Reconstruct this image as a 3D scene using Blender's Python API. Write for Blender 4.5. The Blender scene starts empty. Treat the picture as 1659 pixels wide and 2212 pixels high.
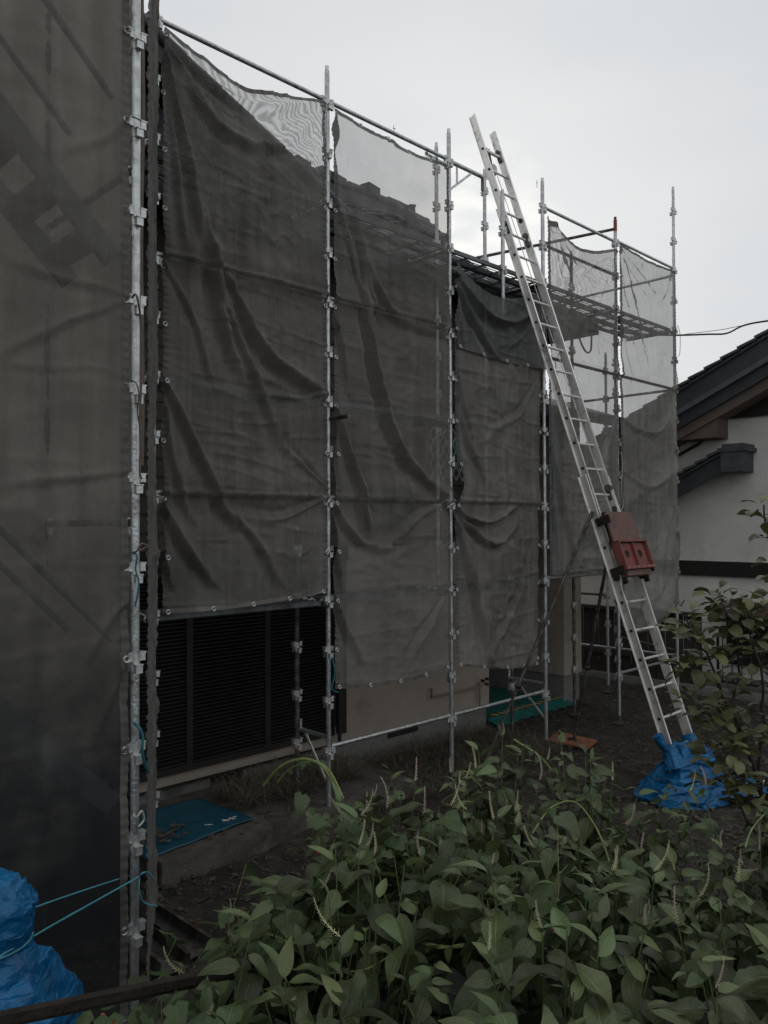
import bpy, math, random
import numpy as np
from mathutils import Vector, Matrix, Euler

S = bpy.context.scene
C = S.collection
R = math.radians
random.seed(7)
rng = np.random.default_rng(7)

# ------------------------------------------------------------------ camera
EYE = 2.85
F, CX, CY = 1721.0, 829.5, 1106.0        # focal length and centre of a 1659 x 2212 picture
PITCH, ROLL = R(0.97), R(0.2)
cam_d = bpy.data.cameras.new('camera')
cam = bpy.data.objects.new('camera', cam_d); C.objects.link(cam)
cam_d.sensor_fit = 'VERTICAL'; cam_d.sensor_height = 24.0
cam_d.lens = 24.0 * F / 2212.0
cam_d.clip_start = 0.05; cam_d.clip_end = 1000
cam.location = (0, 0, EYE)
cam.rotation_euler = (Matrix.Rotation(math.pi / 2 + PITCH, 4, 'X') @ Matrix.Rotation(-ROLL, 4, 'Z')).to_euler()
S.camera = cam

# ------------------------------------------------------------------ world: overcast daylight
wd = bpy.data.worlds.new('World'); S.world = wd; wd.use_nodes = True
nt = wd.node_tree; N = nt.nodes; L = nt.links
for n_ in list(N): N.remove(n_)
out = N.new('ShaderNodeOutputWorld'); bg = N.new('ShaderNodeBackground')
bg.inputs['Strength'].default_value = 0.1
sky = N.new('ShaderNodeTexSky'); sky.sky_type = 'NISHITA'; sky.sun_disc = False
SUN_EL, SUN_AZ = R(20), R(6.5)
sky.sun_elevation = SUN_EL; sky.sun_rotation = SUN_AZ; sky.dust_density = 4.0; sky.altitude = 50
tc = N.new('ShaderNodeTexCoord')
mp = N.new('ShaderNodeMapping'); mp.inputs['Scale'].default_value = (1, 1, 2.6)
L.new(tc.outputs['Generated'], mp.inputs['Vector'])
nz = N.new('ShaderNodeTexNoise'); nz.inputs['Scale'].default_value = 2.2; nz.inputs['Detail'].default_value = 7; nz.inputs['Roughness'].default_value = .5
L.new(mp.outputs[0], nz.inputs['Vector'])
rp = N.new('ShaderNodeValToRGB')
rp.color_ramp.elements[0].position = .32; rp.color_ramp.elements[0].color = (6.8, 7.1, 7.4, 1)
rp.color_ramp.elements[1].position = .68; rp.color_ramp.elements[1].color = (7.6, 7.75, 7.85, 1)
L.new(nz.outputs['Fac'], rp.inputs['Fac'])
# thin place in the cloud where the sun stands
sundir = Vector((math.sin(SUN_AZ) * math.cos(SUN_EL), math.cos(SUN_AZ) * math.cos(SUN_EL), math.sin(SUN_EL)))
dot = N.new('ShaderNodeVectorMath'); dot.operation = 'DOT_PRODUCT'; dot.inputs[1].default_value = sundir
nrm = N.new('ShaderNodeVectorMath'); nrm.operation = 'NORMALIZE'
L.new(tc.outputs['Generated'], nrm.inputs[0])
n2 = N.new('ShaderNodeTexNoise'); n2.inputs['Scale'].default_value = 14; n2.inputs['Detail'].default_value = 8
L.new(mp.outputs[0], n2.inputs['Vector'])
L.new(nrm.outputs[0], dot.inputs[0])
mr = N.new('ShaderNodeMapRange'); mr.inputs['From Min'].default_value = math.cos(R(6.5)); mr.inputs['From Max'].default_value = math.cos(R(1.2))
L.new(dot.outputs['Value'], mr.inputs['Value'])
m1 = N.new('ShaderNodeMath'); m1.operation = 'MULTIPLY_ADD'; m1.inputs[1].default_value = 3.0; m1.inputs[2].default_value = -1.15
L.new(n2.outputs['Fac'], m1.inputs[0])
m2 = N.new('ShaderNodeMath'); m2.operation = 'MULTIPLY'; m2.use_clamp = True
L.new(mr.outputs[0], m2.inputs[0]); L.new(m1.outputs[0], m2.inputs[1])
mixb = N.new('ShaderNodeMix'); mixb.data_type = 'RGBA'; mixb.inputs['B'].default_value = (10.3, 10.1, 9.5, 1)
L.new(m2.outputs[0], mixb.inputs['Factor']); L.new(rp.outputs[0], mixb.inputs['A'])
hs = N.new('ShaderNodeHueSaturation'); hs.inputs['Saturation'].default_value = .25
L.new(sky.outputs[0], hs.inputs['Color'])
mixs = N.new('ShaderNodeMix'); mixs.data_type = 'RGBA'; mixs.inputs['Factor'].default_value = .975
L.new(hs.outputs[0], mixs.inputs['A']); L.new(mixb.outputs['Result'], mixs.inputs['B'])
L.new(mixs.outputs['Result'], bg.inputs['Color']); L.new(bg.outputs[0], out.inputs['Surface'])

sun_d = bpy.data.lights.new('sun', 'SUN'); sun_d.energy = 0.5; sun_d.angle = R(18); sun_d.color = (1, .96, .9)
sun = bpy.data.objects.new('sun', sun_d); C.objects.link(sun)
sun.rotation_euler = (-sundir).to_track_quat('-Z', 'Y').to_euler()
sun.location = (0, 20, 20)

vs = S.view_settings
S.display_settings.display_device = 'sRGB'
vs.view_transform = 'Standard'; vs.look = 'None'; vs.exposure = -0.08; vs.gamma = 1; vs.use_curve_mapping = False
S.cycles.transparent_max_bounces = 24
S.cycles.max_bounces = 6; S.cycles.diffuse_bounces = 3; S.cycles.glossy_bounces = 3

# ------------------------------------------------------------------ frame of the site
# a runs along the scaffold's long side, n out of it towards the yard, h is height above the ground
def W(a, n, h=0.0):
    return Vector((-1.86 + .715 * a + .699 * n, 6.35 + .699 * a - .715 * n, h))
DA = Vector((.715, .699, 0)).normalized(); DN = Vector((.699, -.715, 0)).normalized(); UP = Vector((0, 0, 1))
def ray(x, y):
    u = (x - CX) / F; v = -(y - CY) / F
    u, v = u * math.cos(ROLL) + v * math.sin(ROLL), -u * math.sin(ROLL) + v * math.cos(ROLL)
    return Vector((u, math.cos(PITCH) - v * math.sin(PITCH), math.sin(PITCH) + v * math.cos(PITCH)))
def hit(x, y, p0, nrm_):
    """where the sight line through a picture point meets a plane"""
    d = ray(x, y); o = Vector((0, 0, EYE))
    return o + d * ((Vector(p0) - o).dot(nrm_) / d.dot(nrm_))
def onA(x, y, a):   # point on the plane a = const
    return hit(x, y, W(a, 0), DA)
def on_n(x, y, n):
    return hit(x, y, W(0, n), DN)
def at_depth(x, y, Y):
    return Vector((0, 0, EYE)) + ray(x, y) * Y
def an(p):
    q = Vector((p.x + 1.86, p.y - 6.35, 0))
    return q.dot(DA), q.dot(DN)
def ze(z): return z + EYE

# ------------------------------------------------------------------ materials
MATS = {}
def newmat(name):
    m = bpy.data.materials.new(name); m.use_nodes = True
    t = m.node_tree
    for x in list(t.nodes): t.nodes.remove(x)
    o = t.nodes.new('ShaderNodeOutputMaterial')
    MATS[name] = m
    return m, t, t.nodes, t.links, o
def mat(name, col, rough=.7, metal=0.0, var=.25, scale=6.0, bump=0.0, bscale=40.0, dirt=None, dirt_scale=3.0, dirt_amt=.5, spec=.5, objrand=0.0, stretch=(1, 1, 1), edge=None):
    m, t, N_, L_, o = newmat(name)
    b = N_.new('ShaderNodeBsdfPrincipled'); L_.new(b.outputs[0], o.inputs['Surface'])
    b.inputs['Roughness'].default_value = rough; b.inputs['Metallic'].default_value = metal
    b.inputs['Specular IOR Level'].default_value = spec
    co = N_.new('ShaderNodeTexCoord'); mp_ = N_.new('ShaderNodeMapping'); mp_.inputs['Scale'].default_value = stretch
    L_.new(co.outputs['Object'], mp_.inputs['Vector'])
    nz_ = N_.new('ShaderNodeTexNoise'); nz_.inputs['Scale'].default_value = scale; nz_.inputs['Detail'].default_value = 6; nz_.inputs['Roughness'].default_value = .6
    L_.new(mp_.outputs[0], nz_.inputs['Vector'])
    r = N_.new('ShaderNodeValToRGB')
    r.color_ramp.elements[0].position = .3; r.color_ramp.elements[1].position = .7
    r.color_ramp.elements[0].color = tuple(c * (1 - var) for c in col) + (1,)
    r.color_ramp.elements[1].color = tuple(min(1, c * (1 + var)) for c in col) + (1,)
    L_.new(nz_.outputs['Fac'], r.inputs['Fac'])
    last = r.outputs[0]
    if dirt:
        nd = N_.new('ShaderNodeTexNoise'); nd.inputs['Scale'].default_value = dirt_scale; nd.inputs['Detail'].default_value = 8; nd.inputs['Roughness'].default_value = .7
        L_.new(mp_.outputs[0], nd.inputs['Vector'])
        rr = N_.new('ShaderNodeValToRGB'); rr.color_ramp.elements[0].position = 1 - dirt_amt - .08; rr.color_ramp.elements[1].position = 1 - dirt_amt + .08
        L_.new(nd.outputs['Fac'], rr.inputs['Fac'])
        mx = N_.new('ShaderNodeMix'); mx.data_type = 'RGBA'; mx.inputs['B'].default_value = tuple(dirt) + (1,)
        L_.new(rr.outputs[0], mx.inputs['Factor']); L_.new(last, mx.inputs['A']); last = mx.outputs['Result']
    if objrand:
        oi = N_.new('ShaderNodeObjectInfo'); h_ = N_.new('ShaderNodeHueSaturation')
        ma = N_.new('ShaderNodeMapRange'); ma.inputs['To Min'].default_value = 1 - objrand; ma.inputs['To Max'].default_value = 1 + objrand
        L_.new(oi.outputs['Random'], ma.inputs['Value']); L_.new(ma.outputs[0], h_.inputs['Value']); L_.new(last, h_.inputs['Color']); last = h_.outputs[0]
    L_.new(last, b.inputs['Base Color'])
    if bump:
        nb = N_.new('ShaderNodeTexNoise'); nb.inputs['Scale'].default_value = bscale; nb.inputs['Detail'].default_value = 5
        L_.new(mp_.outputs[0], nb.inputs['Vector'])
        bp = N_.new('ShaderNodeBump'); bp.inputs['Strength'].default_value = bump; bp.inputs['Distance'].default_value = .02
        L_.new(nb.outputs['Fac'], bp.inputs['Height']); L_.new(bp.outputs[0], b.inputs['Normal'])
    return m

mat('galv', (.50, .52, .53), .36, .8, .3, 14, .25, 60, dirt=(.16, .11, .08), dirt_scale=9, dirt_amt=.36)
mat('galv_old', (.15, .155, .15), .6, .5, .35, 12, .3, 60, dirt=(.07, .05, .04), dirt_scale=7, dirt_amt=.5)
mat('galv_light', (.6, .61, .61), .45, .7, .3, 20, .2, 60, dirt=(.16, .13, .1), dirt_scale=12, dirt_amt=.36)
mat('deck_steel', (.13, .145, .15), .55, .6, .3, 10, .2, 50, dirt=(.06, .05, .045), dirt_amt=.42)
mat('alu', (.82, .80, .77), .32, .55, .12, 5, .12, 90, dirt=(.28, .27, .25), dirt_scale=6, dirt_amt=.38, stretch=(1, 1, 1))
mat('stair_steel', (.045, .055, .065), .6, .2, .3, 8)  # steel darkened so the stairs read as backlit silhouettes
mat('alu_dark', (.3, .3, .3), .45, .7, .2, 8)
mat('black_iron', (.025, .025, .026), .5, .3, .4, 10)
mat('red_top', (.20, .05, .04), .6, .1)
mat('soil', (.042, .034, .026), .95, 0, .5, 2.2, 1.0, 30, dirt=(.016, .014, .011), dirt_scale=4, dirt_amt=.5)
mat('straw', (.12, .105, .07), .85, 0, .4, 30, objrand=.4)
mat('pebble', (.055, .048, .040), .9, 0, .5, 9)
mat('litter', (.09, .062, .038), .85, 0, .5, 12)
mat('concrete', (.095, .088, .080), .9, 0, .25, 5, .6, 60, dirt=(.045, .037, .030), dirt_scale=2.4, dirt_amt=.46)
mat('foundation', (.19, .185, .175), .9, 0, .15, 4, .4, 60, dirt=(.09, .085, .08), dirt_scale=2, dirt_amt=.4)
mat('stucco', (.42, .36, .305), .95, 0, .08, 3, .9, 120, dirt=(.30, .255, .215), dirt_scale=1.3, dirt_amt=.4)
mat('white_wall', (.76, .75, .71), .95, 0, .05, 2, 1.0, 110, dirt=(.63, .62, .58), dirt_scale=.9, dirt_amt=.42)
mat('shutter', (.013, .012, .012), .42, 0, .3, 8, .1, 40, spec=.6, dirt=(.022, .02, .02), dirt_scale=2, dirt_amt=.4)
mat('frame_dark', (.012, .010, .009), .55, 0, .3, 8)
mat('roof_tile', (.045, .05, .055), .55, .0, .35, 5, .3, 30, objrand=.25)
mat('bargeboard', (.028, .033, .038), .6, 0, .25, 3, .2, 30)
mat('verge', (.075, .085, .095), .6, 0, .2)
mat('soffit', (.11, .085, .07), .85, 0, .15, 4)
mat('house_dark', (.10, .085, .075), .9, 0, .2, 3, .4, 60)
mat('tarp', (.004, .118, .285), .40, 0, .3, 7, .9, 20, spec=.4, dirt=(.003, .07, .18), dirt_scale=5, dirt_amt=.45)
def crumple(m, scale, dist):
    """faceted creases of stiff sheet"""
    t = m.node_tree; b_ = [x for x in t.nodes if x.type == 'BSDF_PRINCIPLED'][0]; bp = [x for x in t.nodes if x.type == 'BUMP'][0]
    co = [x for x in t.nodes if x.type == 'TEX_COORD'][0]
    nz_ = t.nodes.new('ShaderNodeTexNoise'); nz_.inputs['Scale'].default_value = 4
    ad = t.nodes.new('ShaderNodeVectorMath'); ad.operation = 'MULTIPLY_ADD'; ad.inputs[1].default_value = (.35, .35, .35)
    t.links.new(co.outputs['Object'], nz_.inputs['Vector']); t.links.new(nz_.outputs['Color'], ad.inputs[0]); t.links.new(co.outputs['Object'], ad.inputs[2])
    v = t.nodes.new('ShaderNodeTexVoronoi'); v.inputs['Scale'].default_value = scale; t.links.new(ad.outputs[0], v.inputs['Vector'])
    b2 = t.nodes.new('ShaderNodeBump'); b2.inputs['Strength'].default_value = 1; b2.inputs['Distance'].default_value = dist
    t.links.new(v.outputs['Distance'], b2.inputs['Height']); t.links.new(bp.outputs[0], b2.inputs['Normal']); t.links.new(b2.outputs[0], b_.inputs['Normal'])
crumple(MATS['tarp'], 8, .012)
mat('teal_sheet', (.008, .135, .115), .55, 0, .2, 5, .3, 20, dirt=(.01, .07, .065), dirt_scale=4, dirt_amt=.45)
mat('blue_sheet', (.010, .075, .115), .5, 0, .15, 5, .15, 20, dirt=(.012, .06, .085), dirt_scale=3.5, dirt_amt=.40)
mat('chalk', (.5, .5, .48), .8)
mat('red_paint', (.22, .05, .042), .55, 0, .35, 8, .3, 60, dirt=(.13, .075, .06), dirt_scale=16, dirt_amt=.46)
mat('red_board', (.20, .10, .085), .75, 0, .3, 6, .4, 50, dirt=(.10, .075, .065), dirt_scale=6, dirt_amt=.5, stretch=(1, .35, 1))
mat('plywood', (.27, .10, .055), .8, 0, .25, 5, .3, 30, dirt=(.14, .06, .035), dirt_scale=4, dirt_amt=.45)
mat('rust_iron', (.026, .019, .016), .75, .2, .4, 10, .4, 40)
mat('rope_teal', (.02, .13, .15), .7)
mat('rope_blue', (.07, .30, .38), .7)
mat('rope_white', (.45, .45, .42), .7)
mat('wire_dark', (.05, .05, .05), .6)
mat('pipe_beige', (.22, .19, .15), .7, 0, .2)
mat('strap_brown', (.13, .095, .075), .85, 0, .3, 10)
mat('eyelet', (.62, .62, .6), .35, .6)
mat('bark', (.045, .038, .030), .9, 0, .4, 30, .6, 60)
mat('stem_green', (.075, .10, .04), .6, 0, .2, 20)
mat('stem_vine', (.20, .24, .085), .6, 0, .25, 20)
mat('berry', (.55, .53, .32), .6, 0, .3, 60)
mat('berry_stem', (.50, .40, .33), .6)
mat('red_flower', (.55, .07, .025), .5)
mat('mossy_iron', (.02, .02, .018), .8, .2, .3)
mat('wood_fence', (.035, .030, .025), .85, 0, .3, 6, .3, 40)
mat('copper_brown', (.06, .03, .027), .6, .0, .2)
mat('label_white', (.6, .62, .6), .6)
mat('label_green', (.02, .14, .09), .6)

def stripe_mat():
    m, t, N_, L_, o = newmat('tape')
    b = N_.new('ShaderNodeBsdfPrincipled'); L_.new(b.outputs[0], o.inputs['Surface']); b.inputs['Roughness'].default_value = .5
    co = N_.new('ShaderNodeTexCoord'); w = N_.new('ShaderNodeTexWave'); w.wave_type = 'BANDS'; w.bands_direction = 'DIAGONAL'
    w.inputs['Scale'].default_value = 4.2
    r = N_.new('ShaderNodeValToRGB'); r.color_ramp.interpolation = 'CONSTANT'
    r.color_ramp.elements[0].color = (.02, .02, .018, 1); r.color_ramp.elements[1].position = .5; r.color_ramp.elements[1].color = (.42, .33, .12, 1)
    L_.new(co.outputs['Object'], w.inputs['Vector']); L_.new(w.outputs['Fac'], r.inputs['Fac']); L_.new(r.outputs[0], b.inputs['Base Color'])
stripe_mat()

def net_mat(name, col, T, weave=0.0, stain=.5, trans=.25, low_dark=0.0):
    """woven scaffold sheeting: light passes between the threads"""
    m, t, N_, L_, o = newmat(name)
    co = N_.new('ShaderNodeTexCoord'); uv = co.outputs['UV']
    nz1 = N_.new('ShaderNodeTexNoise'); nz1.inputs['Scale'].default_value = 1.7; nz1.inputs['Detail'].default_value = 8; nz1.inputs['Roughness'].default_value = .62
    L_.new(uv, nz1.inputs['Vector'])
    r = N_.new('ShaderNodeValToRGB'); r.color_ramp.elements[0].position = .28; r.color_ramp.elements[1].position = .75
    r.color_ramp.elements[0].color = tuple(c * .66 for c in col) + (1,); r.color_ramp.elements[1].color = tuple(c * 1.22 for c in col) + (1,)
    L_.new(nz1.outputs['Fac'], r.inputs['Fac'])
    # vertical seams and fold lines left from the packing
    mpv = N_.new('ShaderNodeMapping'); mpv.inputs['Scale'].default_value = (5, .35, 1); L_.new(uv, mpv.inputs['Vector'])
    nv = N_.new('ShaderNodeTexNoise'); nv.inputs['Scale'].default_value = 2.0; nv.inputs['Detail'].default_value = 5; L_.new(mpv.outputs[0], nv.inputs['Vector'])
    rv = N_.new('ShaderNodeMapRange'); rv.inputs['From Min'].default_value = .3; rv.inputs['From Max'].default_value = .7
    rv.inputs['To Min'].default_value = .80; rv.inputs['To Max'].default_value = 1.14; L_.new(nv.outputs['Fac'], rv.inputs['Value'])
    mu = N_.new('ShaderNodeMix'); mu.data_type = 'RGBA'; mu.blend_type = 'MULTIPLY'; mu.inputs['Factor'].default_value = 1
    L_.new(r.outputs[0], mu.inputs['A']); L_.new(rv.outputs[0], mu.inputs['B'])
    # pale specks of mortar and paint
    ms = N_.new('ShaderNodeMapping'); ms.inputs['Scale'].default_value = (1, 2.2, 1); L_.new(uv, ms.inputs['Vector'])
    nsn = N_.new('ShaderNodeTexNoise'); nsn.inputs['Scale'].default_value = 11; nsn.inputs['Detail'].default_value = 9; nsn.inputs['Roughness'].default_value = .66
    L_.new(ms.outputs[0], nsn.inputs['Vector'])
    rs = N_.new('ShaderNodeValToRGB'); rs.color_ramp.elements[0].position = .69; rs.color_ramp.elements[1].position = .71
    L_.new(nsn.outputs['Fac'], rs.inputs['Fac'])
    mf = N_.new('ShaderNodeMath'); mf.operation = 'MULTIPLY'; mf.inputs[1].default_value = stain; L_.new(rs.outputs[0], mf.inputs[0])
    mx = N_.new('ShaderNodeMix'); mx.data_type = 'RGBA'; mx.inputs['B'].default_value = (.42, .40, .37, 1)
    L_.new(mf.outputs[0], mx.inputs['Factor']); L_.new(mu.outputs['Result'], mx.inputs['A'])
    # dark smears
    md = N_.new('ShaderNodeMapping'); md.inputs['Scale'].default_value = (1, 2.6, 1); md.inputs['Location'].default_value = (7, 3, 0); L_.new(uv, md.inputs['Vector'])
    ndn = N_.new('ShaderNodeTexNoise'); ndn.inputs['Scale'].default_value = 6; ndn.inputs['Detail'].default_value = 9; ndn.inputs['Roughness'].default_value = .68
    L_.new(md.outputs[0], ndn.inputs['Vector'])
    rd = N_.new('ShaderNodeValToRGB'); rd.color_ramp.elements[0].position = .70; rd.color_ramp.elements[1].position = .73
    L_.new(ndn.outputs['Fac'], rd.inputs['Fac'])
    mdf = N_.new('ShaderNodeMath'); mdf.operation = 'MULTIPLY'; mdf.inputs[1].default_value = stain; L_.new(rd.outputs[0], mdf.inputs[0])
    mx2 = N_.new('ShaderNodeMix'); mx2.data_type = 'RGBA'; mx2.inputs['B'].default_value = (.02, .02, .02, 1)
    L_.new(mdf.outputs[0], mx2.inputs['Factor']); L_.new(mx.outputs['Result'], mx2.inputs['A'])
    lastc = mx2.outputs['Result']
    if low_dark:
        # ragged darkening, stronger towards the bottom
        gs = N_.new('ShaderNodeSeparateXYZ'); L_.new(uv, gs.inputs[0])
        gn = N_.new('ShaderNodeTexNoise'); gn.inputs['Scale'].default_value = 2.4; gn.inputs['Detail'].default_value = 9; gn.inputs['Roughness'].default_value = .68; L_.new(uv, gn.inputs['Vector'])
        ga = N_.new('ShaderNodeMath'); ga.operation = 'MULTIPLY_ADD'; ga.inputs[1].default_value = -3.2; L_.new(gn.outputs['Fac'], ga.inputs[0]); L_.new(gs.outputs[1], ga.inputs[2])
        gm = N_.new('ShaderNodeMapRange'); gm.inputs['From Min'].default_value = 1.6; gm.inputs['From Max'].default_value = -.5; gm.inputs['To Max'].default_value = low_dark; L_.new(ga.outputs[0], gm.inputs['Value'])
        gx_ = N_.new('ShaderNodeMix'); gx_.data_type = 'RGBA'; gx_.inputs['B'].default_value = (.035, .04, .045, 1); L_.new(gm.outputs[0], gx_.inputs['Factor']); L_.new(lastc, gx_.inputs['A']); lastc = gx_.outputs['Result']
    # crease relief
    nb = N_.new('ShaderNodeTexNoise'); nb.inputs['Scale'].default_value = 3.2; nb.inputs['Detail'].default_value = 6; nb.inputs['Distortion'].default_value = .8
    nb.noise_type = 'RIDGED_MULTIFRACTAL'
    mpb = N_.new('ShaderNodeMapping'); mpb.inputs['Scale'].default_value = (.8, 1.3, 1); L_.new(uv, mpb.inputs['Vector']); L_.new(mpb.outputs[0], nb.inputs['Vector'])
    bp = N_.new('ShaderNodeBump'); bp.inputs['Strength'].default_value = .4; bp.inputs['Distance'].default_value = .02; L_.new(nb.outputs['Fac'], bp.inputs['Height'])
    nf = N_.new('ShaderNodeTexNoise'); nf.inputs['Scale'].default_value = 240; nf.inputs['Detail'].default_value = 2; L_.new(uv, nf.inputs['Vector'])
    bp2 = N_.new('ShaderNodeBump'); bp2.inputs['Strength'].default_value = .25; bp2.inputs['Distance'].default_value = .002; L_.new(nf.outputs['Fac'], bp2.inputs['Height']); L_.new(bp.outputs[0], bp2.inputs['Normal'])
    df = N_.new('ShaderNodeBsdfDiffuse'); L_.new(lastc, df.inputs['Color']); L_.new(bp2.outputs[0], df.inputs['Normal'])
    tl = N_.new('ShaderNodeBsdfTranslucent'); L_.new(lastc, tl.inputs['Color']); L_.new(bp2.outputs[0], tl.inputs['Normal'])
    ms1 = N_.new('ShaderNodeMixShader'); ms1.inputs['Fac'].default_value = trans; L_.new(df.outputs[0], ms1.inputs[1]); L_.new(tl.outputs[0], ms1.inputs[2])
    tr = N_.new('ShaderNodeBsdfTransparent')
    fac = N_.new('ShaderNodeMath'); fac.operation = 'MULTIPLY_ADD'; fac.use_clamp = True
    tv = N_.new('ShaderNodeMapRange'); tv.inputs['To Min'].default_value = T * .86; tv.inputs['To Max'].default_value = T * 1.12
    L_.new(nz1.outputs['Fac'], tv.inputs['Value'])
    lastT = tv.outputs[0]
    if weave:
        # bands where the threads of the doubled cloth line up and fall out of step
        nw = N_.new('ShaderNodeTexNoise'); nw.inputs['Scale'].default_value = 1.3; nw.inputs['Detail'].default_value = 3; L_.new(uv, nw.inputs['Vector'])
        vm = N_.new('ShaderNodeVectorMath'); vm.operation = 'MULTIPLY_ADD'; vm.inputs[1].default_value = (.9, .9, 0); L_.new(nw.outputs['Color'], vm.inputs[0]); L_.new(uv, vm.inputs[2])
        wv = N_.new('ShaderNodeTexWave'); wv.wave_type = 'BANDS'; wv.bands_direction = 'DIAGONAL'; wv.inputs['Scale'].default_value = 7.5
        wv.inputs['Distortion'].default_value = 3.5; wv.inputs['Detail'].default_value = 1.5; wv.inputs['Detail Scale'].default_value = 2.5
        L_.new(vm.outputs[0], wv.inputs['Vector'])
        sv = N_.new('ShaderNodeSeparateXYZ'); L_.new(uv, sv.inputs[0])
        hm = N_.new('ShaderNodeMapRange'); hm.interpolation_type = 'SMOOTHSTEP'; hm.inputs['From Min'].default_value = 5.1; hm.inputs['From Max'].default_value = 6.1; L_.new(sv.outputs[1], hm.inputs['Value'])
        cm = N_.new('ShaderNodeMath'); cm.operation = 'SUBTRACT'; cm.inputs[1].default_value = .5; L_.new(wv.outputs['Fac'], cm.inputs[0])
        c2 = N_.new('ShaderNodeMath'); c2.operation = 'MULTIPLY'; L_.new(cm.outputs[0], c2.inputs[0]); L_.new(hm.outputs[0], c2.inputs[1])
        c3 = N_.new('ShaderNodeMath'); c3.operation = 'MULTIPLY_ADD'; c3.inputs[1].default_value = 2 * weave; c3.inputs[2].default_value = 1; L_.new(c2.outputs[0], c3.inputs[0])
        mm = N_.new('ShaderNodeMath'); mm.operation = 'MULTIPLY'; L_.new(lastT, mm.inputs[0]); L_.new(c3.outputs[0], mm.inputs[1])
        # the same amount of thread is there wherever the weave opens or closes
        q1 = N_.new('ShaderNodeMath'); q1.operation = 'SUBTRACT'; q1.inputs[0].default_value = 1; L_.new(lastT, q1.inputs[1])
        q2 = N_.new('ShaderNodeMath'); q2.operation = 'SUBTRACT'; q2.inputs[0].default_value = 1; L_.new(mm.outputs[0], q2.inputs[1])
        q3 = N_.new('ShaderNodeMath'); q3.operation = 'DIVIDE'; L_.new(q1.outputs[0], q3.inputs[0]); L_.new(q2.outputs[0], q3.inputs[1])
        q4 = N_.new('ShaderNodeMix'); q4.data_type = 'RGBA'; q4.blend_type = 'MULTIPLY'; q4.inputs['Factor'].default_value = 1; L_.new(lastc, q4.inputs['A']); L_.new(q3.outputs[0], q4.inputs['B'])
        for sh_ in (df, tl): L_.new(q4.outputs['Result'], sh_.inputs['Color'])
        lastT = mm.outputs[0]
    # stains close the weave
    inv = N_.new('ShaderNodeMath'); inv.operation = 'MAXIMUM'; L_.new(mdf.outputs[0], inv.inputs[0]); L_.new(mf.outputs[0], inv.inputs[1])
    sb = N_.new('ShaderNodeMath'); sb.operation = 'SUBTRACT'; sb.inputs[0].default_value = 1; L_.new(inv.outputs[0], sb.inputs[1])
    mt = N_.new('ShaderNodeMath'); mt.operation = 'MULTIPLY'; L_.new(lastT, mt.inputs[0]); L_.new(sb.outputs[0], mt.inputs[1])
    mso = N_.new('ShaderNodeMixShader'); L_.new(mt.outputs[0], mso.inputs['Fac']); L_.new(ms1.outputs[0], mso.inputs[1]); L_.new(tr.outputs[0], mso.inputs[2])
    L_.new(mso.outputs[0], o.inputs['Surface'])
    return m
NETC = (.300, .286, .266)
net_mat('net_dense', NETC, .42, weave=.30)
net_mat('net_open', (.34, .325, .305), .52, stain=.6)
net_mat('net_mid', (.36, .35, .33), .35, stain=.6, trans=.38)
net_mat('net_swag', NETC, .30, stain=.6)
net_mat('net_weave', (.36, .35, .33), .35, trans=.38, weave=.24)
net_mat('net_left', (.24, .225, .205), .38, stain=1.0, low_dark=.92)
net_mat('net_inner', (.78, .72, .63), .10, stain=.4, trans=.5, low_dark=.97)  # paled as if lit from behind, so the stairs stand out
net_mat('net_flap', (.175, .178, .175), .16, stain=.5)
net_mat('net_hem', (.19, .185, .175), .10, stain=.3)
net_mat('net_hem_pale', (.30, .285, .265), .08, stain=.3)

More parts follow.
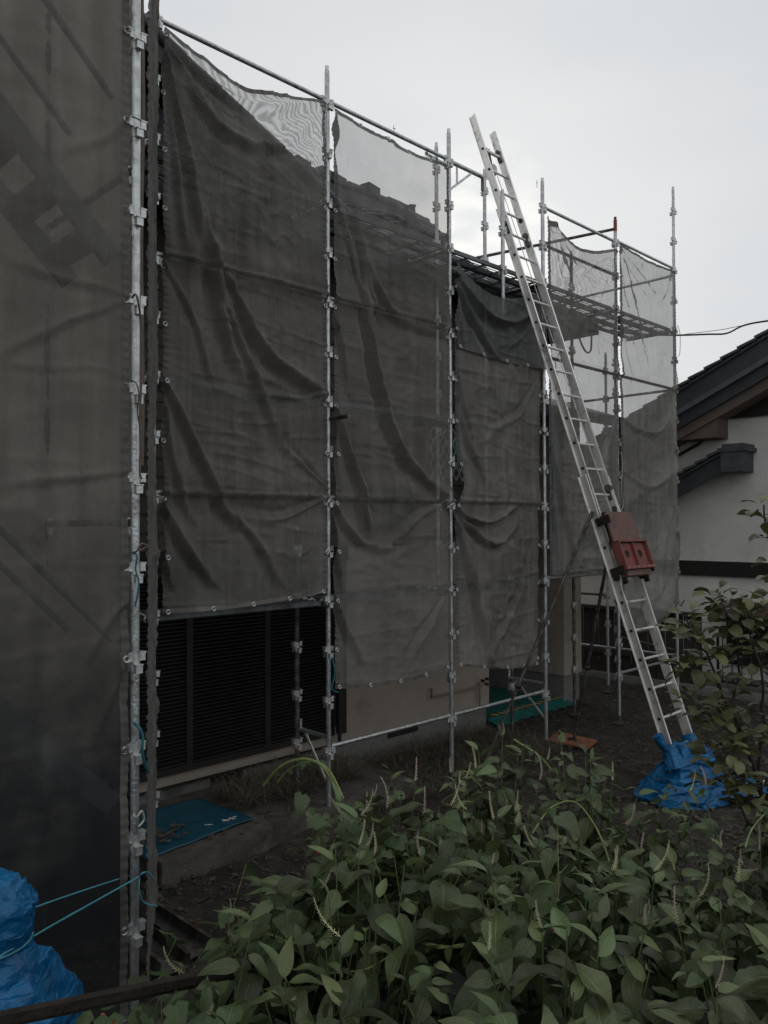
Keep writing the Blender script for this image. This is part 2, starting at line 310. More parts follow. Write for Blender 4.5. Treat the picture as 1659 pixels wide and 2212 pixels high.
def leaf_mat(name, col, rough=.5, vein=1.6, rand=.35, trans=.18, edgecol=None):
    m, t, N_, L_, o = newmat(name)
    co = N_.new('ShaderNodeTexCoord'); sp = N_.new('ShaderNodeSeparateXYZ'); L_.new(co.outputs['UV'], sp.inputs[0])
    # u along the leaf, v across (0.5 = midrib)
    ab = N_.new('ShaderNodeMath'); ab.operation = 'SUBTRACT'; ab.inputs[1].default_value = .5; L_.new(sp.outputs[1], ab.inputs[0])
    a2 = N_.new('ShaderNodeMath'); a2.operation = 'ABSOLUTE'; L_.new(ab.outputs[0], a2.inputs[0])
    rib = N_.new('ShaderNodeMapRange'); rib.inputs['From Min'].default_value = .012; rib.inputs['From Max'].default_value = .05; rib.inputs['To Min'].default_value = 1; rib.inputs['To Max'].default_value = 0
    L_.new(a2.outputs[0], rib.inputs['Value'])
    # side veins slant forward from the midrib
    ad = N_.new('ShaderNodeMath'); ad.operation = 'MULTIPLY_ADD'; ad.inputs[1].default_value = -.55; L_.new(a2.outputs[0], ad.inputs[0]); L_.new(sp.outputs[0], ad.inputs[2])
    sn = N_.new('ShaderNodeMath'); sn.operation = 'MULTIPLY'; sn.inputs[1].default_value = 58; L_.new(ad.outputs[0], sn.inputs[0])
    s2 = N_.new('ShaderNodeMath'); s2.operation = 'SINE'; L_.new(sn.outputs[0], s2.inputs[0])
    vr = N_.new('ShaderNodeMapRange'); vr.inputs['From Min'].default_value = .8; vr.inputs['From Max'].default_value = 1; vr.inputs['To Max'].default_value = .35; L_.new(s2.outputs[0], vr.inputs['Value'])
    mxm = N_.new('ShaderNodeMath'); mxm.operation = 'MAXIMUM'; L_.new(rib.outputs[0], mxm.inputs[0]); L_.new(vr.outputs[0], mxm.inputs[1])
    nz_ = N_.new('ShaderNodeTexNoise'); nz_.inputs['Scale'].default_value = 30; nz_.inputs['Detail'].default_value = 5; L_.new(co.outputs['Object'], nz_.inputs['Vector'])
    r = N_.new('ShaderNodeValToRGB'); r.color_ramp.elements[0].position = .3; r.color_ramp.elements[1].position = .7
    r.color_ramp.elements[0].color = tuple(c * .78 for c in col) + (1,); r.color_ramp.elements[1].color = tuple(c * 1.2 for c in col) + (1,)
    L_.new(nz_.outputs['Fac'], r.inputs['Fac'])
    mx = N_.new('ShaderNodeMix'); mx.data_type = 'RGBA'; mx.inputs['B'].default_value = tuple(c * vein for c in col) + (1,)
    L_.new(mxm.outputs[0], mx.inputs['Factor']); L_.new(r.outputs[0], mx.inputs['A'])
    oi = N_.new('ShaderNodeObjectInfo')
    # yellowed and browned blotches, different on every leaf
    of = N_.new('ShaderNodeVectorMath'); of.operation = 'SCALE'; of.inputs['Scale'].default_value = 1.0
    cb = N_.new('ShaderNodeCombineXYZ'); mr9 = N_.new('ShaderNodeMath'); mr9.operation = 'MULTIPLY'; mr9.inputs[1].default_value = 90; L_.new(oi.outputs['Random'], mr9.inputs[0])
    L_.new(mr9.outputs[0], cb.inputs[0]); L_.new(mr9.outputs[0], cb.inputs[1]); va = N_.new('ShaderNodeVectorMath'); va.operation = 'ADD'; L_.new(co.outputs['UV'], va.inputs[0]); L_.new(cb.outputs[0], va.inputs[1])
    nb9 = N_.new('ShaderNodeTexNoise'); nb9.inputs['Scale'].default_value = 3.2; nb9.inputs['Detail'].default_value = 7; nb9.inputs['Roughness'].default_value = .7; L_.new(va.outputs[0], nb9.inputs['Vector'])
    rb9 = N_.new('ShaderNodeMapRange'); rb9.inputs['From Min'].default_value = .60; rb9.inputs['From Max'].default_value = .70; rb9.inputs['To Max'].default_value = .75; L_.new(nb9.outputs['Fac'], rb9.inputs['Value'])
    mb9 = N_.new('ShaderNodeMix'); mb9.data_type = 'RGBA'; mb9.inputs['B'].default_value = (col[0] * 2.0, col[1] * 1.25, col[2] * .8, 1); L_.new(rb9.outputs[0], mb9.inputs['Factor']); L_.new(mx.outputs['Result'], mb9.inputs['A'])
    mx = mb9
    h_ = N_.new('ShaderNodeHueSaturation')
    ma = N_.new('ShaderNodeMapRange'); ma.inputs['To Min'].default_value = 1 - rand; ma.inputs['To Max'].default_value = 1 + rand; L_.new(oi.outputs['Random'], ma.inputs['Value'])
    mb = N_.new('ShaderNodeMath'); mb.operation = 'MULTIPLY'; mb.inputs[1].default_value = 7.31; L_.new(oi.outputs['Random'], mb.inputs[0])
    mfr = N_.new('ShaderNodeMath'); mfr.operation = 'FRACT'; L_.new(mb.outputs[0], mfr.inputs[0])
    mh = N_.new('ShaderNodeMapRange'); mh.inputs['To Min'].default_value = .475; mh.inputs['To Max'].default_value = .515; L_.new(mfr.outputs[0], mh.inputs['Value'])
    L_.new(ma.outputs[0], h_.inputs['Value']); L_.new(mh.outputs[0], h_.inputs['Hue']); L_.new(mx.outputs['Result'], h_.inputs['Color'])
    b = N_.new('ShaderNodeBsdfPrincipled'); b.inputs['Roughness'].default_value = rough; b.inputs['Specular IOR Level'].default_value = .4
    L_.new(h_.outputs[0], b.inputs['Base Color'])
    bp = N_.new('ShaderNodeBump'); bp.inputs['Strength'].default_value = .5; bp.inputs['Distance'].default_value = .004; bp.invert = True
    L_.new(mxm.outputs[0], bp.inputs['Height']); L_.new(bp.outputs[0], b.inputs['Normal'])
    tl = N_.new('ShaderNodeBsdfTranslucent'); L_.new(h_.outputs[0], tl.inputs['Color'])
    ms = N_.new('ShaderNodeMixShader'); ms.inputs['Fac'].default_value = trans; L_.new(b.outputs[0], ms.inputs[1]); L_.new(tl.outputs[0], ms.inputs[2])
    L_.new(ms.outputs[0], o.inputs['Surface'])
leaf_mat('leaf', (.066, .090, .038), rough=.36, vein=1.7, rand=.55)
leaf_mat('leaf_young', (.105, .145, .060), rough=.36, vein=1.3)
leaf_mat('leaf_vine', (.050, .082, .032), vein=1.35)
leaf_mat('leaf_low', (.024, .034, .019), vein=1.3)  # leaf green darkened to carry the shade under the plants
leaf_mat('leaf_tree', (.105, .115, .048), rough=.38, vein=1.35, rand=.4)

# ------------------------------------------------------------------ object helpers
def link(name, me, parent=None, loc=None):
    o = bpy.data.objects.new(name, me); C.objects.link(o)
    if parent is not None: o.parent = parent
    if loc is not None: o.location = loc
    return o
def tag(o, label, cat, group=None, kind=None):
    if label: o['label'] = label
    if cat: o['category'] = cat
    if group: o['group'] = group
    if kind: o['kind'] = kind
    return o
def thing(name, label, cat, loc, group=None, rot=0.0):
    o = bpy.data.objects.new(name, None); C.objects.link(o); o.empty_display_size = .1
    o.location = loc; o.rotation_euler = (0, 0, rot)
    return tag(o, label, cat, group)
ANG = math.atan2(DA.y, DA.x)

class MB:
    """collects shapes in one local space and links them as one mesh object"""
    def __init__(s): s.v = []; s.f = []; s.sm = []; s.uv = None
    def add(s, vs_, fs, smooth=False):
        k = len(s.v); s.v += [tuple(p) for p in vs_]; s.f += [tuple(i + k for i in f) for f in fs]; s.sm += [smooth] * len(fs); return s
    def box(s, c, size, rot=None, bev=0.0):
        hx, hy, hz = size[0] / 2, size[1] / 2, size[2] / 2
        vs_ = [Vector((x * hx, y * hy, z * hz)) for z in (-1, 1) for y in (-1, 1) for x in (-1, 1)]
        if rot is not None: vs_ = [rot @ p for p in vs_]
        c = Vector(c)
        return s.add([p + c for p in vs_], [(0, 2, 3, 1), (4, 5, 7, 6), (0, 1, 5, 4), (2, 6, 7, 3), (0, 4, 6, 2), (1, 3, 7, 5)])
    def bar(s, p, q, w, t, up=UP):
        """flat bar from p to q: w across, t along up"""
        p = Vector(p); q = Vector(q); d = (q - p); l = d.length; d.normalize()
        x = d.cross(up);
        if x.length < 1e-5: x = d.cross(Vector((1, 0, 0)))
        x.normalize(); z = x.cross(d).normalized()
        vs_ = [e + x * (i * w / 2) + z * (j * t / 2) for e in (p, q) for j in (-1, 1) for i in (-1, 1)]
        return s.add(vs_, [(0, 1, 3, 2), (4, 6, 7, 5), (0, 4, 5, 1), (2, 3, 7, 6), (0, 2, 6, 4), (1, 5, 7, 3)])
    def tube(s, pts, r, seg=8, caps=True):
        pts = [Vector(p) for p in pts]; rs = r if isinstance(r, (list, tuple)) else [r] * len(pts)
        rings = []; prev = None
        for i, p in enumerate(pts):
            d = (pts[min(i + 1, len(pts) - 1)] - pts[max(i - 1, 0)])
            if d.length < 1e-9: d = Vector((0, 0, 1))
            d.normalize()
            if prev is None:
                x = d.orthogonal().normalized()
            else:
                x = (prev - d * prev.dot(d))
                x = x.normalized() if x.length > 1e-6 else d.orthogonal().normalized()
            prev = x; y = d.cross(x)
            rings.append([p + (x * math.cos(k * 2 * math.pi / seg) + y * math.sin(k * 2 * math.pi / seg)) * rs[i] for k in range(seg)])
        vs_ = [q for rg in rings for q in rg]; fs = []
        for i in range(len(pts) - 1):
            for k in range(seg):
                a0 = i * seg + k; b0 = i * seg + (k + 1) % seg
                fs.append((a0, b0, b0 + seg, a0 + seg))
        s.add(vs_, fs, True)
        if caps:
            s.add(rings[0], [tuple(range(seg))[::-1]]); s.add(rings[-1], [tuple(range(seg))])
        return s
    def build(s, name, m, parent=None, loc=None):
        me = bpy.data.meshes.new(name); me.from_pydata(s.v, [], s.f)
        me.polygons.foreach_set('use_smooth', s.sm)
        me.materials.append(MATS[m]); me.update()
        return link(name, me, parent, loc)
def copy_part(o, parent, loc=None, name=None):
    c = o.copy(); C.objects.link(c); c.parent = parent
    if loc is not None: c.location = loc
    return c

def vnoise(x, y, seed=0):
    """smooth value noise on numpy arrays"""
    r_ = np.random.default_rng(seed); T = r_.random((64, 64)) * 2 - 1
    xi = np.floor(x).astype(int); yi = np.floor(y).astype(int); fx = x - xi; fy = y - yi
    fx = fx * fx * (3 - 2 * fx); fy = fy * fy * (3 - 2 * fy)
    g = lambda i, j: T[i % 64, j % 64]
    return (g(xi, yi) * (1 - fx) + g(xi + 1, yi) * fx) * (1 - fy) + (g(xi, yi + 1) * (1 - fx) + g(xi + 1, yi + 1) * fx) * fy
def fbm(x, y, seed=0, o=4):
    s_ = 0; a_ = 1; t_ = 0
    for k in range(o): s_ = s_ + a_ * vnoise(x * 2 ** k + 13 * k, y * 2 ** k + 7 * k, seed + k); t_ += a_; a_ *= .5
    return s_ / t_

def grid_mesh(name, P, U, m, smooth=True, mask=None):
    """P: (rows, cols, 3) array; U: (rows, cols, 2)"""
    nr, nc = P.shape[:2]
    idx = np.arange(nr * nc).reshape(nr, nc)
    q = np.stack([idx[:-1, :-1], idx[:-1, 1:], idx[1:, 1:], idx[1:, :-1]], -1).reshape(-1, 4)
    if mask is not None: q = q[mask.reshape(-1)]
    me = bpy.data.meshes.new(name)
    me.vertices.add(nr * nc); me.vertices.foreach_set('co', P.reshape(-1).astype(np.float32))
    me.loops.add(len(q) * 4); me.loops.foreach_set('vertex_index', q.reshape(-1).astype(np.int32))
    me.polygons.add(len(q)); me.polygons.foreach_set('loop_start', np.arange(0, len(q) * 4, 4, dtype=np.int32))
    me.update(calc_edges=True)
    uvl = me.uv_layers.new(name='UVMap'); uvl.data.foreach_set('uv', U.reshape(-1, 2)[q.reshape(-1)].reshape(-1).astype(np.float32))
    me.polygons.foreach_set('use_smooth', [smooth] * len(q))
    me.materials.append(MATS[m]); me.update()
    return me

# ------------------------------------------------------------------ ground
def axis(lo, hi, step, far):
    c = [lo - far, lo - far / 3, lo - 12, lo - 3] + list(np.arange(lo, hi + 1e-6, step)) + [hi + 3, hi + 12, hi + far / 3, hi + far]
    return np.array(c)
gx = axis(-5, 9, .07, 260); gy = axis(1, 17, .07, 260)
GX, GY = np.meshgrid(gx, gy)
inside = np.clip(np.minimum.reduce([GX + 6, 10 - GX, GY, 18 - GY]), 0, 1)
GZ = (fbm(GX * 1.1, GY * 1.1, 3, 4) * .05 + fbm(GX * 9, GY * 9, 9, 3) * .018 - .02) * inside
g_me = grid_mesh('ground', np.stack([GX, GY, GZ], -1), np.stack([GX, GY], -1), 'soil')
tag(link('ground', g_me), None, None, kind='structure')

# ------------------------------------------------------------------ house behind the scaffold
house = thing('house', 'two-storey house with beige walls, grey tiled roof and dark louvred shutters, wrapped in scaffold netting', 'house', W(2, -4))
HI = house.matrix_basis.inverted() if False else Matrix.Translation(-house.location)
def hp(p): return Vector(p) - house.location
def slab(mb, a0, a1, n0, n1, h0, h1, org):
    """block in the site frame"""
    vs_ = [W(a_, n_, h_) - org for h_ in (h0, h1) for n_ in (n0, n1) for a_ in (a0, a1)]
    return mb.add(vs_, [(0, 1, 3, 2), (4, 6, 7, 5), (0, 4, 5, 1), (2, 3, 7, 6), (0, 2, 6, 4), (1, 5, 7, 3)])
ho = house.location.copy()
NW = -1.25                     # wall line
b = MB()
slab(b, -9, 5.9, NW - .3, NW, .31, .50, ho)            # band under the shutters
slab(b, 3.15, 5.9, NW - .3, NW, .50, 2.6, ho)
slab(b, 5.6, 5.9, -3.2, NW - .3, .31, 2.6, ho)
slab(b, 5.9, 7.8, -3.3, -3.0, .31, 2.6, ho)
slab(b, 7.82, 8.33, -5.5, NW, .45, ze(1.75), ho)
slab(b, -9, -8.7, -6, NW - .3, .31, ze(3), ho)
slab(b, -8.7, 7.05, -6.3, -6.0, .31, ze(3), ho)
b.build('wall', 'stucco', house)
# upper storey: boards, wall colour darkened to dim what shows through the nets
b = MB(); slab(b, 7.05, 7.35, -6, NW - .3, 2.6, ze(3.0), ho); slab(b, 7.35, 7.8, NW - .3, NW, 2.6, ze(1.75), ho); slab(b, -9, 7.35, NW - .3, NW - .02, 2.6, ze(3.0), ho); b.build('upper_wall', 'house_dark', house)
bd_ = None
for k in range(18):
    if bd_ is None:
        b = MB(); vs_ = [W(-9, NW - .02, 0) - ho, W(-9, NW + .012, 0) - ho, W(-9, NW - .005, .185) - ho, W(-9, NW - .02, .185) - ho]
        b.add(vs_ + [p + DA * 16.33 for p in vs_], [(0, 1, 2, 3), (7, 6, 5, 4), (0, 4, 5, 1), (1, 5, 6, 2), (2, 6, 7, 3), (3, 7, 4, 0)]); bd_ = b.build('siding_board', 'house_dark', house, (0, 0, 2.605))
    else: copy_part(bd_, house, (0, 0, 2.605 + k * .183))
b = MB()
slab(b, -9, 5.87, NW - .3, NW - .03, -.2, .31, ho)
slab(b, 7.85, 8.30, -5.5, NW - .03, -.2, .45, ho)
slab(b, 5.87, 7.85, -3.3, -1.7, -.2, .05, ho)
b.build('foundation', 'foundation', house)
for (a0, a1) in ((1.35, 1.75), (3.9, 4.45), (-.6, -.2)):
    b = MB(); slab(b, a0, a1, NW - .1, NW - .022, .19, .29, ho); b.build('vent', 'frame_dark', house)
# drip flashing under the wall band
b = MB(); slab(b, -9, 5.9, NW - .02, NW + .012, .285, .307, ho); b.build('flashing', 'frame_dark', house)
# door at the recess
b = MB(); slab(b, 6.05, 6.95, -3.0, -2.96, .5, 2.4, ho); b.build('door', 'frame_dark', house)
# louvred shutters
for k in range(6):
    a0 = 2.97 - .95 * (k + 1) + .0; a1 = a0 + .95
    if k > 3: break
    fr = MB()
    slab(fr, a0, a0 + .035, NW - .04, NW + .045, .42, 2.42, ho); slab(fr, a1 - .035, a1, NW - .04, NW + .045, .42, 2.42, ho)
    slab(fr, a0 + .035, a1 - .035, NW - .04, NW + .045, .42, .485, ho); slab(fr, a0 + .035, a1 - .035, NW - .04, NW + .045, 2.36, 2.42, ho)
    slab(fr, a0 + .035, a1 - .035, NW - .05, NW - .04, .485, 2.36, ho)
    sh = fr.build('shutter', 'frame_dark', house)
    sl = None
    nsl = 48
    for j in range(nsl):
        h = .505 + j * (1.845 / nsl)
        if sl is None:
            mb = MB()
            o0 = W(a0 + .035, NW + .0, 0) ; e = DA * (.95 - .07)
            c_in = DN * -.012; c_out = DN * .036
            pts = [o0 + c_in + UP * .027, o0 + c_out + UP * .000, o0 + c_out + UP * -.006, o0 + c_in + UP * .019]
            vs_ = [p - ho for p in pts] + [p + e - ho for p in pts]
            mb.add(vs_, [(0, 1, 5, 4), (1, 2, 6, 5), (2, 3, 7, 6), (3, 0, 4, 7), (0, 3, 2, 1), (4, 5, 6, 7)])
            sl = mb.build('slat', 'shutter', sh, (0, 0, h))
        else:
            copy_part(sl, sh, (0, 0, h))
# dark post at the right end of the shutters and downpipe
b = MB(); slab(b, 3.03, 3.14, NW, NW + .06, .42, 2.6, ho); b.build('shutter_box_post', 'frame_dark', house)
b = MB(); b.tube([W(2.985, NW + .11, .3) - ho, W(2.985, NW + .11, 2.6) - ho], .022); b.build('downpipe', 'frame_dark', house)
b = MB(); slab(b, -9, 3.15, NW, NW + .09, 2.44, 2.6, ho); b.build('shutter_head', 'frame_dark', house)
# upper window with lattice
wn = MB(); slab(wn, 4.55, 5.75, NW, NW + .05, ze(.55), ze(1.5), ho)
win = wn.build('window', 'house_dark', house)
lat = MB()
for i in range(-8, 14):
    for sgn in (1, -1):
        x0 = 4.6 + i * .13; p = []
        for (aa, hh) in ((x0, ze(.6)), (x0 + sgn * .55, ze(1.45))):
            p.append((aa, hh))
        (aa, hh), (ab_, hb) = p
        # clip to the window
        def clipx(lim, aa, hh, ab_, hb):
            t = (lim - aa) / (ab_ - aa); return lim, hh + t * (hb - hh)
        if max(aa, ab_) < 4.6 or min(aa, ab_) > 5.7: continue
        if aa < 4.6: aa, hh = clipx(4.6, aa, hh, ab_, hb)
        if ab_ < 4.6: ab_, hb = clipx(4.6, aa, hh, ab_, hb)
        if aa > 5.7: aa, hh = clipx(5.7, aa, hh, ab_, hb)
        if ab_ > 5.7: ab_, hb = clipx(5.7, aa, hh, ab_, hb)
        lat.bar(W(aa, NW + .07, hh) - ho, W(ab_, NW + .07, hb) - ho, .012, .012, DN)
lo_ = lat.build('lattice', 'chalk', win); lo_['kind'] = 'stuff'
# lower black window bands seen beside the pole
b = MB(); slab(b, 5.1, 5.6, NW, NW + .05, ze(-.15), ze(.25), ho); b.build('window', 'frame_dark', house)
b = MB(); slab(b, 3.5, 4.3, NW, NW + .05, ze(-.05), ze(.45), ho); b.build('window', 'frame_dark', house)
# gas pipe with valve
b = MB()
P_ = lambda x, y: on_n(x, y, NW + .05) - ho
b.tube([P_(932, 1487), P_(933, 1506), P_(1035, 1484), P_(1035, 1474)], .016)
b.tube([P_(1036, 1484), P_(1037, 1512), P_(1036, 1528), P_(1008, 1533)], .012)
gp = b.build('gas_pipe', 'pipe_beige', house)
b = MB()
for (x, y) in ((1040, 1470), (1049, 1466), (1048, 1477)): b.tube([P_(x, y), P_(x, y) + DN * .05], .02)
b.build('valve', 'black_iron', gp)

# roofs: hip-and-gable main roof, a cross gable, a lower roof at the right end
def roof_plane(mb, q, rows=14, cols=40):
    """corrugated tile surface on the quad q (eave left, eave right, top right, top left)"""
    q = [Vector(p) for p in q]; nrm_ = (q[1] - q[0]).cross(q[3] - q[0]).normalized()
    if nrm_.z < 0: nrm_ = -nrm_
    base = len(mb.v); vs_ = []; fs = []
    for i in range(rows * 2 + 1):
        t = (i // 2) / rows if i % 2 == 0 else (i // 2 + 1) / rows - 1e-3
        t = min(t, 1); lift = .0 if i % 2 else .035
        for j in range(cols * 2 + 1):
            s_ = j / (cols * 2)
            p = (q[0] * (1 - s_) + q[1] * s_) * (1 - t) + (q[3] * (1 - s_) + q[2] * s_) * t
            vs_.append(p + nrm_ * (lift + .03 * math.sin(j * math.pi / 2 * 1.0)))
    w = cols * 2 + 1
    for i in range(rows * 2):
        for j in range(w - 1): fs.append((i * w + j, i * w + j + 1, (i + 1) * w + j + 1, (i + 1) * w + j))
    mb.add(vs_, fs, False)
def thick(mb, q, t):
    q = [Vector(p) for p in q]; low = [p - UP * t for p in q]
    mb.add(low + q, [(0, 3, 2, 1), (4, 5, 6, 7), (0, 1, 5, 4), (1, 2, 6, 5), (2, 3, 7, 6), (3, 0, 4, 7)])
def WH(a, n, z): return W(a, n, ze(z)) - ho
b = MB(); c_ = MB()
EV, TOPZ = 3.12, 4.95
main = [WH(-9, -.65, EV), WH(7.93, -.65, EV), WH(6.75, -3.5, TOPZ), WH(-9, -3.5, TOPZ)]
hip = [WH(7.93, -.65, EV), WH(7.93, -8.6, EV), WH(6.75, -5.8, TOPZ), WH(6.75, -3.5, TOPZ)]
back = [WH(7.93, -8.6, EV), WH(-9, -8.6, EV), WH(-9, -5.8, TOPZ), WH(6.75, -5.8, TOPZ)]
for q, cc in ((main, 60), (hip, 30), (back, 60)): thick(b, q, .16); roof_plane(c_, q, 10, cc)
up1 = [WH(-9, -3.85, 5.24), WH(7.8, -3.85, 5.24), WH(7.8, -4.6, 5.72), WH(-9, -4.6, 5.72)]
up2 = [WH(7.8, -5.8, 4.98), WH(-9, -5.8, 4.98), WH(-9, -4.6, 5.72), WH(7.8, -4.6, 5.72)]
for q in (up1, up2): thick(b, q, .14); roof_plane(c_, q, 4, 60)
# gable wall of the hip-and-gable
b.add([WH(7.3, -3.6, 4.7), WH(7.3, -5.7, 4.7), WH(7.3, -4.6, 5.6), WH(7.1, -3.6, 4.7), WH(7.1, -5.7, 4.7), WH(7.1, -4.6, 5.6)], [(0, 1, 2), (5, 4, 3), (0, 3, 4, 1), (1, 4, 5, 2), (2, 5, 3, 0)])
# cross gable
cg1 = [WH(-1.4, -.75, 5.27), WH(3.3, -.75, 3.22), WH(3.3, -4.6, 3.22), WH(-1.4, -4.6, 5.27)]
cg2 = [WH(-6.1, -.75, 3.22), WH(-1.4, -.75, 5.27), WH(-1.4, -4.6, 5.27), WH(-6.1, -4.6, 3.22)]
for q in (cg1, cg2): thick(b, q, .2)
b.add([WH(-5.6, -1.1, 3.0), WH(2.8, -1.1, 3.0), WH(-1.4, -1.1, 5.05), WH(-5.6, -1.3, 3.0), WH(2.8, -1.3, 3.0), WH(-1.4, -1.3, 5.05)], [(0, 1, 2), (5, 4, 3), (0, 3, 4, 1), (1, 4, 5, 2), (2, 5, 3, 0)])
# lower roof on the right
lr = [WH(5.4, -.62, 1.72), WH(8.75, -.62, 1.72), WH(8.75, -3.2, 2.6), WH(5.4, -3.2, 2.6)]
thick(b, lr, .16); 
rf = b.build('roof', 'bargeboard', house)
ts = c_.build('roof_tile', 'roof_tile', rf); ts['kind'] = 'stuff'
# ridge tiles
rt = MB(); rt.tube([DA * -.16 , DA * .16], .11, 10)
r0 = None
for i in range(30):
    a_ = 7.7 - i * .33
    p = WH(a_, -4.6, 5.98 + .015 * math.sin(i * 2.3))
    if r0 is None: r0 = rt.build('ridge_tile', 'roof_tile', rf, p)
    else: copy_part(r0, rf, p)
b = MB(); slab(b, -9, 7.78, -4.68, -4.52, ze(5.68), ze(5.95), ho); b.build('ridge_course', 'roof_tile', rf)
b = MB()   # end ornament
prof = [(0, 0), (.42, .05), (.40, .30), (.34, .55), (.42, .66), (.1, .62), (-.05, .40)]
vs_ = [WH(7.62 + x * .5, -4.6 + s_ * .16, 5.55 + y * .8) for s_ in (-1, 1) for x, y in prof]; k = len(prof)
b.add(vs_, [tuple(range(k))[::-1], tuple(range(k, 2 * k))] + [(i, (i + 1) % k, (i + 1) % k + k, i + k) for i in range(k)])
b.build('ridge_end_tile', 'roof_tile', rf)
# rake tiles stepping down from the ridge end
for i in range(3):
    n_ = -4.45 + i * .22; z_ = 5.62 - i * .135
    b = MB(); b.tube([WH(7.80, n_, z_ + .02), WH(7.80, n_ + .34, z_ - .16)], [.09, .12], 8); b.build('rake_tile', 'roof_tile', rf)
for (x, y, sz) in ((897, 476, .11), (912, 484, .13), (929, 497, .12), (941, 512, .10), (925, 525, .09)):
    p = onA(x, y, 7.8) - ho; b = MB(); b.tube([p - DA * .5 + UP * .05, p + DA * .02, p + DA * .12 + UP * .05], [sz, sz, sz * .8], 9); b.build('eave_tile', 'roof_tile', rf)
for (x, y) in ((607, 337), (648, 356), (700, 378), (726, 392), (800, 412)):
    p = hit(x, y, W(0, -4.6), DN) - ho; b = MB(); b.box(p, (.35, .2, .16), Matrix.Rotation(ANG + .2, 3, 'Z')); b.build('loose_tile', 'roof_tile', rf)
# step and eave tile of the cross gable
for i in range(12):
    a_ = -1.2 + i * .38; z_ = 5.27 - (a_ + 1.4) * .436
    b = MB(); b.tube([WH(a_, -.74, z_ + .03), WH(a_ + .40, -.74, z_ - .15)], [.05, .065], 8); b.build('rake_tile', 'roof_tile', rf)

# ------------------------------------------------------------------ slab in front of the shutters, sheets
stp = MB(); slab(stp, .07, 3.0, NW - .02, .06, -.2, .18, Vector((0, 0, 0)))
o = stp.build('concrete_step', 'concrete'); tag(o, 'long low concrete step in front of the dark louvred shutters', 'step')
# subdivide edges roughness: a few chipped blocks under the step face
def sheet(name, corners, h, m, label, cat, thick_=.004, wav=.01, nx=24, ny=24, seed=1):
    c0, c1, c2, c3 = [Vector(c) for c in corners]
    P = np.zeros((ny, nx, 3)); U = np.zeros((ny, nx, 2))
    for j in range(ny):
        for i in range(nx):
            s_, t = i / (nx - 1), j / (ny - 1)
            p = (c0 * (1 - s_) + c1 * s_) * (1 - t) + (c3 * (1 - s_) + c2 * s_) * t
            P[j, i] = p; U[j, i] = (s_, t)
    P[..., 2] += h + wav * (1 + fbm(P[..., 0] * 4, P[..., 1] * 4, seed, 3)) 
    o = link(name, grid_mesh(name, P, U, m)); tag(o, label, cat)
    md = o.modifiers.new('thick', 'SOLIDIFY'); md.thickness = thick_; md.offset = 1
    return o
bs = sheet('blue_sheet', [W(-.45, -.20), W(.30, -.14), W(1.13, -.22), W(1.02, -1.0)][:0] or [W(.0, -.06), W(1.12, -.18), W(1.04, -1.0), W(.0, -1.1)], .185, 'blue_sheet', 'flat blue plastic sheet lying on the concrete step with white scribbles', 'sheet', wav=.018)
b = MB()
q0 = W(.86, -.42, .215)
for pts in ([(0, 0), (.05, .02), (.10, .00)], [(.02, -.03), (.05, .03), (.09, -.02), (.13, .03)], [(-.18, -.03), (-.12, .01)], [(.10, .03), (.14, -.02), (.17, 0)]):
    b.tube([q0 + DA * x * .9 + DN * (y + .12) for x, y in pts], .005, 5)
b.build('chalk_mark', 'chalk', bs)
tl_o = thing('teal_sheet', 'teal green floor sheet over the porch, edged with black and yellow hazard tape', 'sheet', W(6.8, -1.5))
to = tl_o.location
b = MB(); slab(b, 5.95, 7.8, -2.95, -1.30, .05, .085, to); slab(b, 5.95, 8.0, -1.30, -1.292, -.02, .085, to); b.build('cover', 'teal_sheet', tl_o)
P = np.array([[list(W(5.95 + 2.0 * i / 30, -1.290 + .17 * j / 4, .005 + .045 * (1 - j / 4) + .012 * math.sin(i * 1.7)) - to) for i in range(31)] for j in range(5)])
U = np.array([[[i / 30, j / 4] for i in range(31)] for j in range(5)])
link('skirt', grid_mesh('skirt', P, U, 'teal_sheet'), tl_o)
tp = MB()
tp.add([(-.95, -.03, .0), (.95, -.03, 0), (.95, .045, 0.012), (-.95, .045, .012)], [(0, 1, 2, 3)])
tpo = tp.build('tape', 'tape', tl_o, W(6.98, -1.325, .095) - to); tpo.rotation_euler = (0, 0, ANG)

# ------------------------------------------------------------------ scaffold poles
NODE = [ .26 + .48 * k for k in range(-5, 14)]
def coupler_mesh():
    mb = MB()
    for (u, v, dz) in ((1, 0, 0), (-1, 0, 0), (0, 1, -.062), (0, -1, -.062)):
        c = Vector((u * .037, v * .037, dz)); s_ = (.030, .038, .042) if u else (.038, .030, .042)
        mb.box(c, s_)
        mb.box(c + Vector((u * .002, v * .002, .024)), (s_[0] + .006, s_[1] + .006, .006))
    mb.tube([(0, 0, -.075), (0, 0, .02)], .027, 10, False)
    me = bpy.data.meshes.new('coupler'); me.from_pydata(mb.v, [], mb.f); me.polygons.foreach_set('use_smooth', mb.sm)
    me.materials.append(MATS['galv_light']); me.update(); return me
CM = coupler_mesh()
PM = bpy.data.meshes.new('base_plate'); _m = MB().box((0, 0, .006), (.15, .15, .012)).tube([(0, 0, .0), (0, 0, .2)], .016, 8)
PM.from_pydata(_m.v, [], _m.f); PM.materials.append(MATS['galv_old']); PM.update()
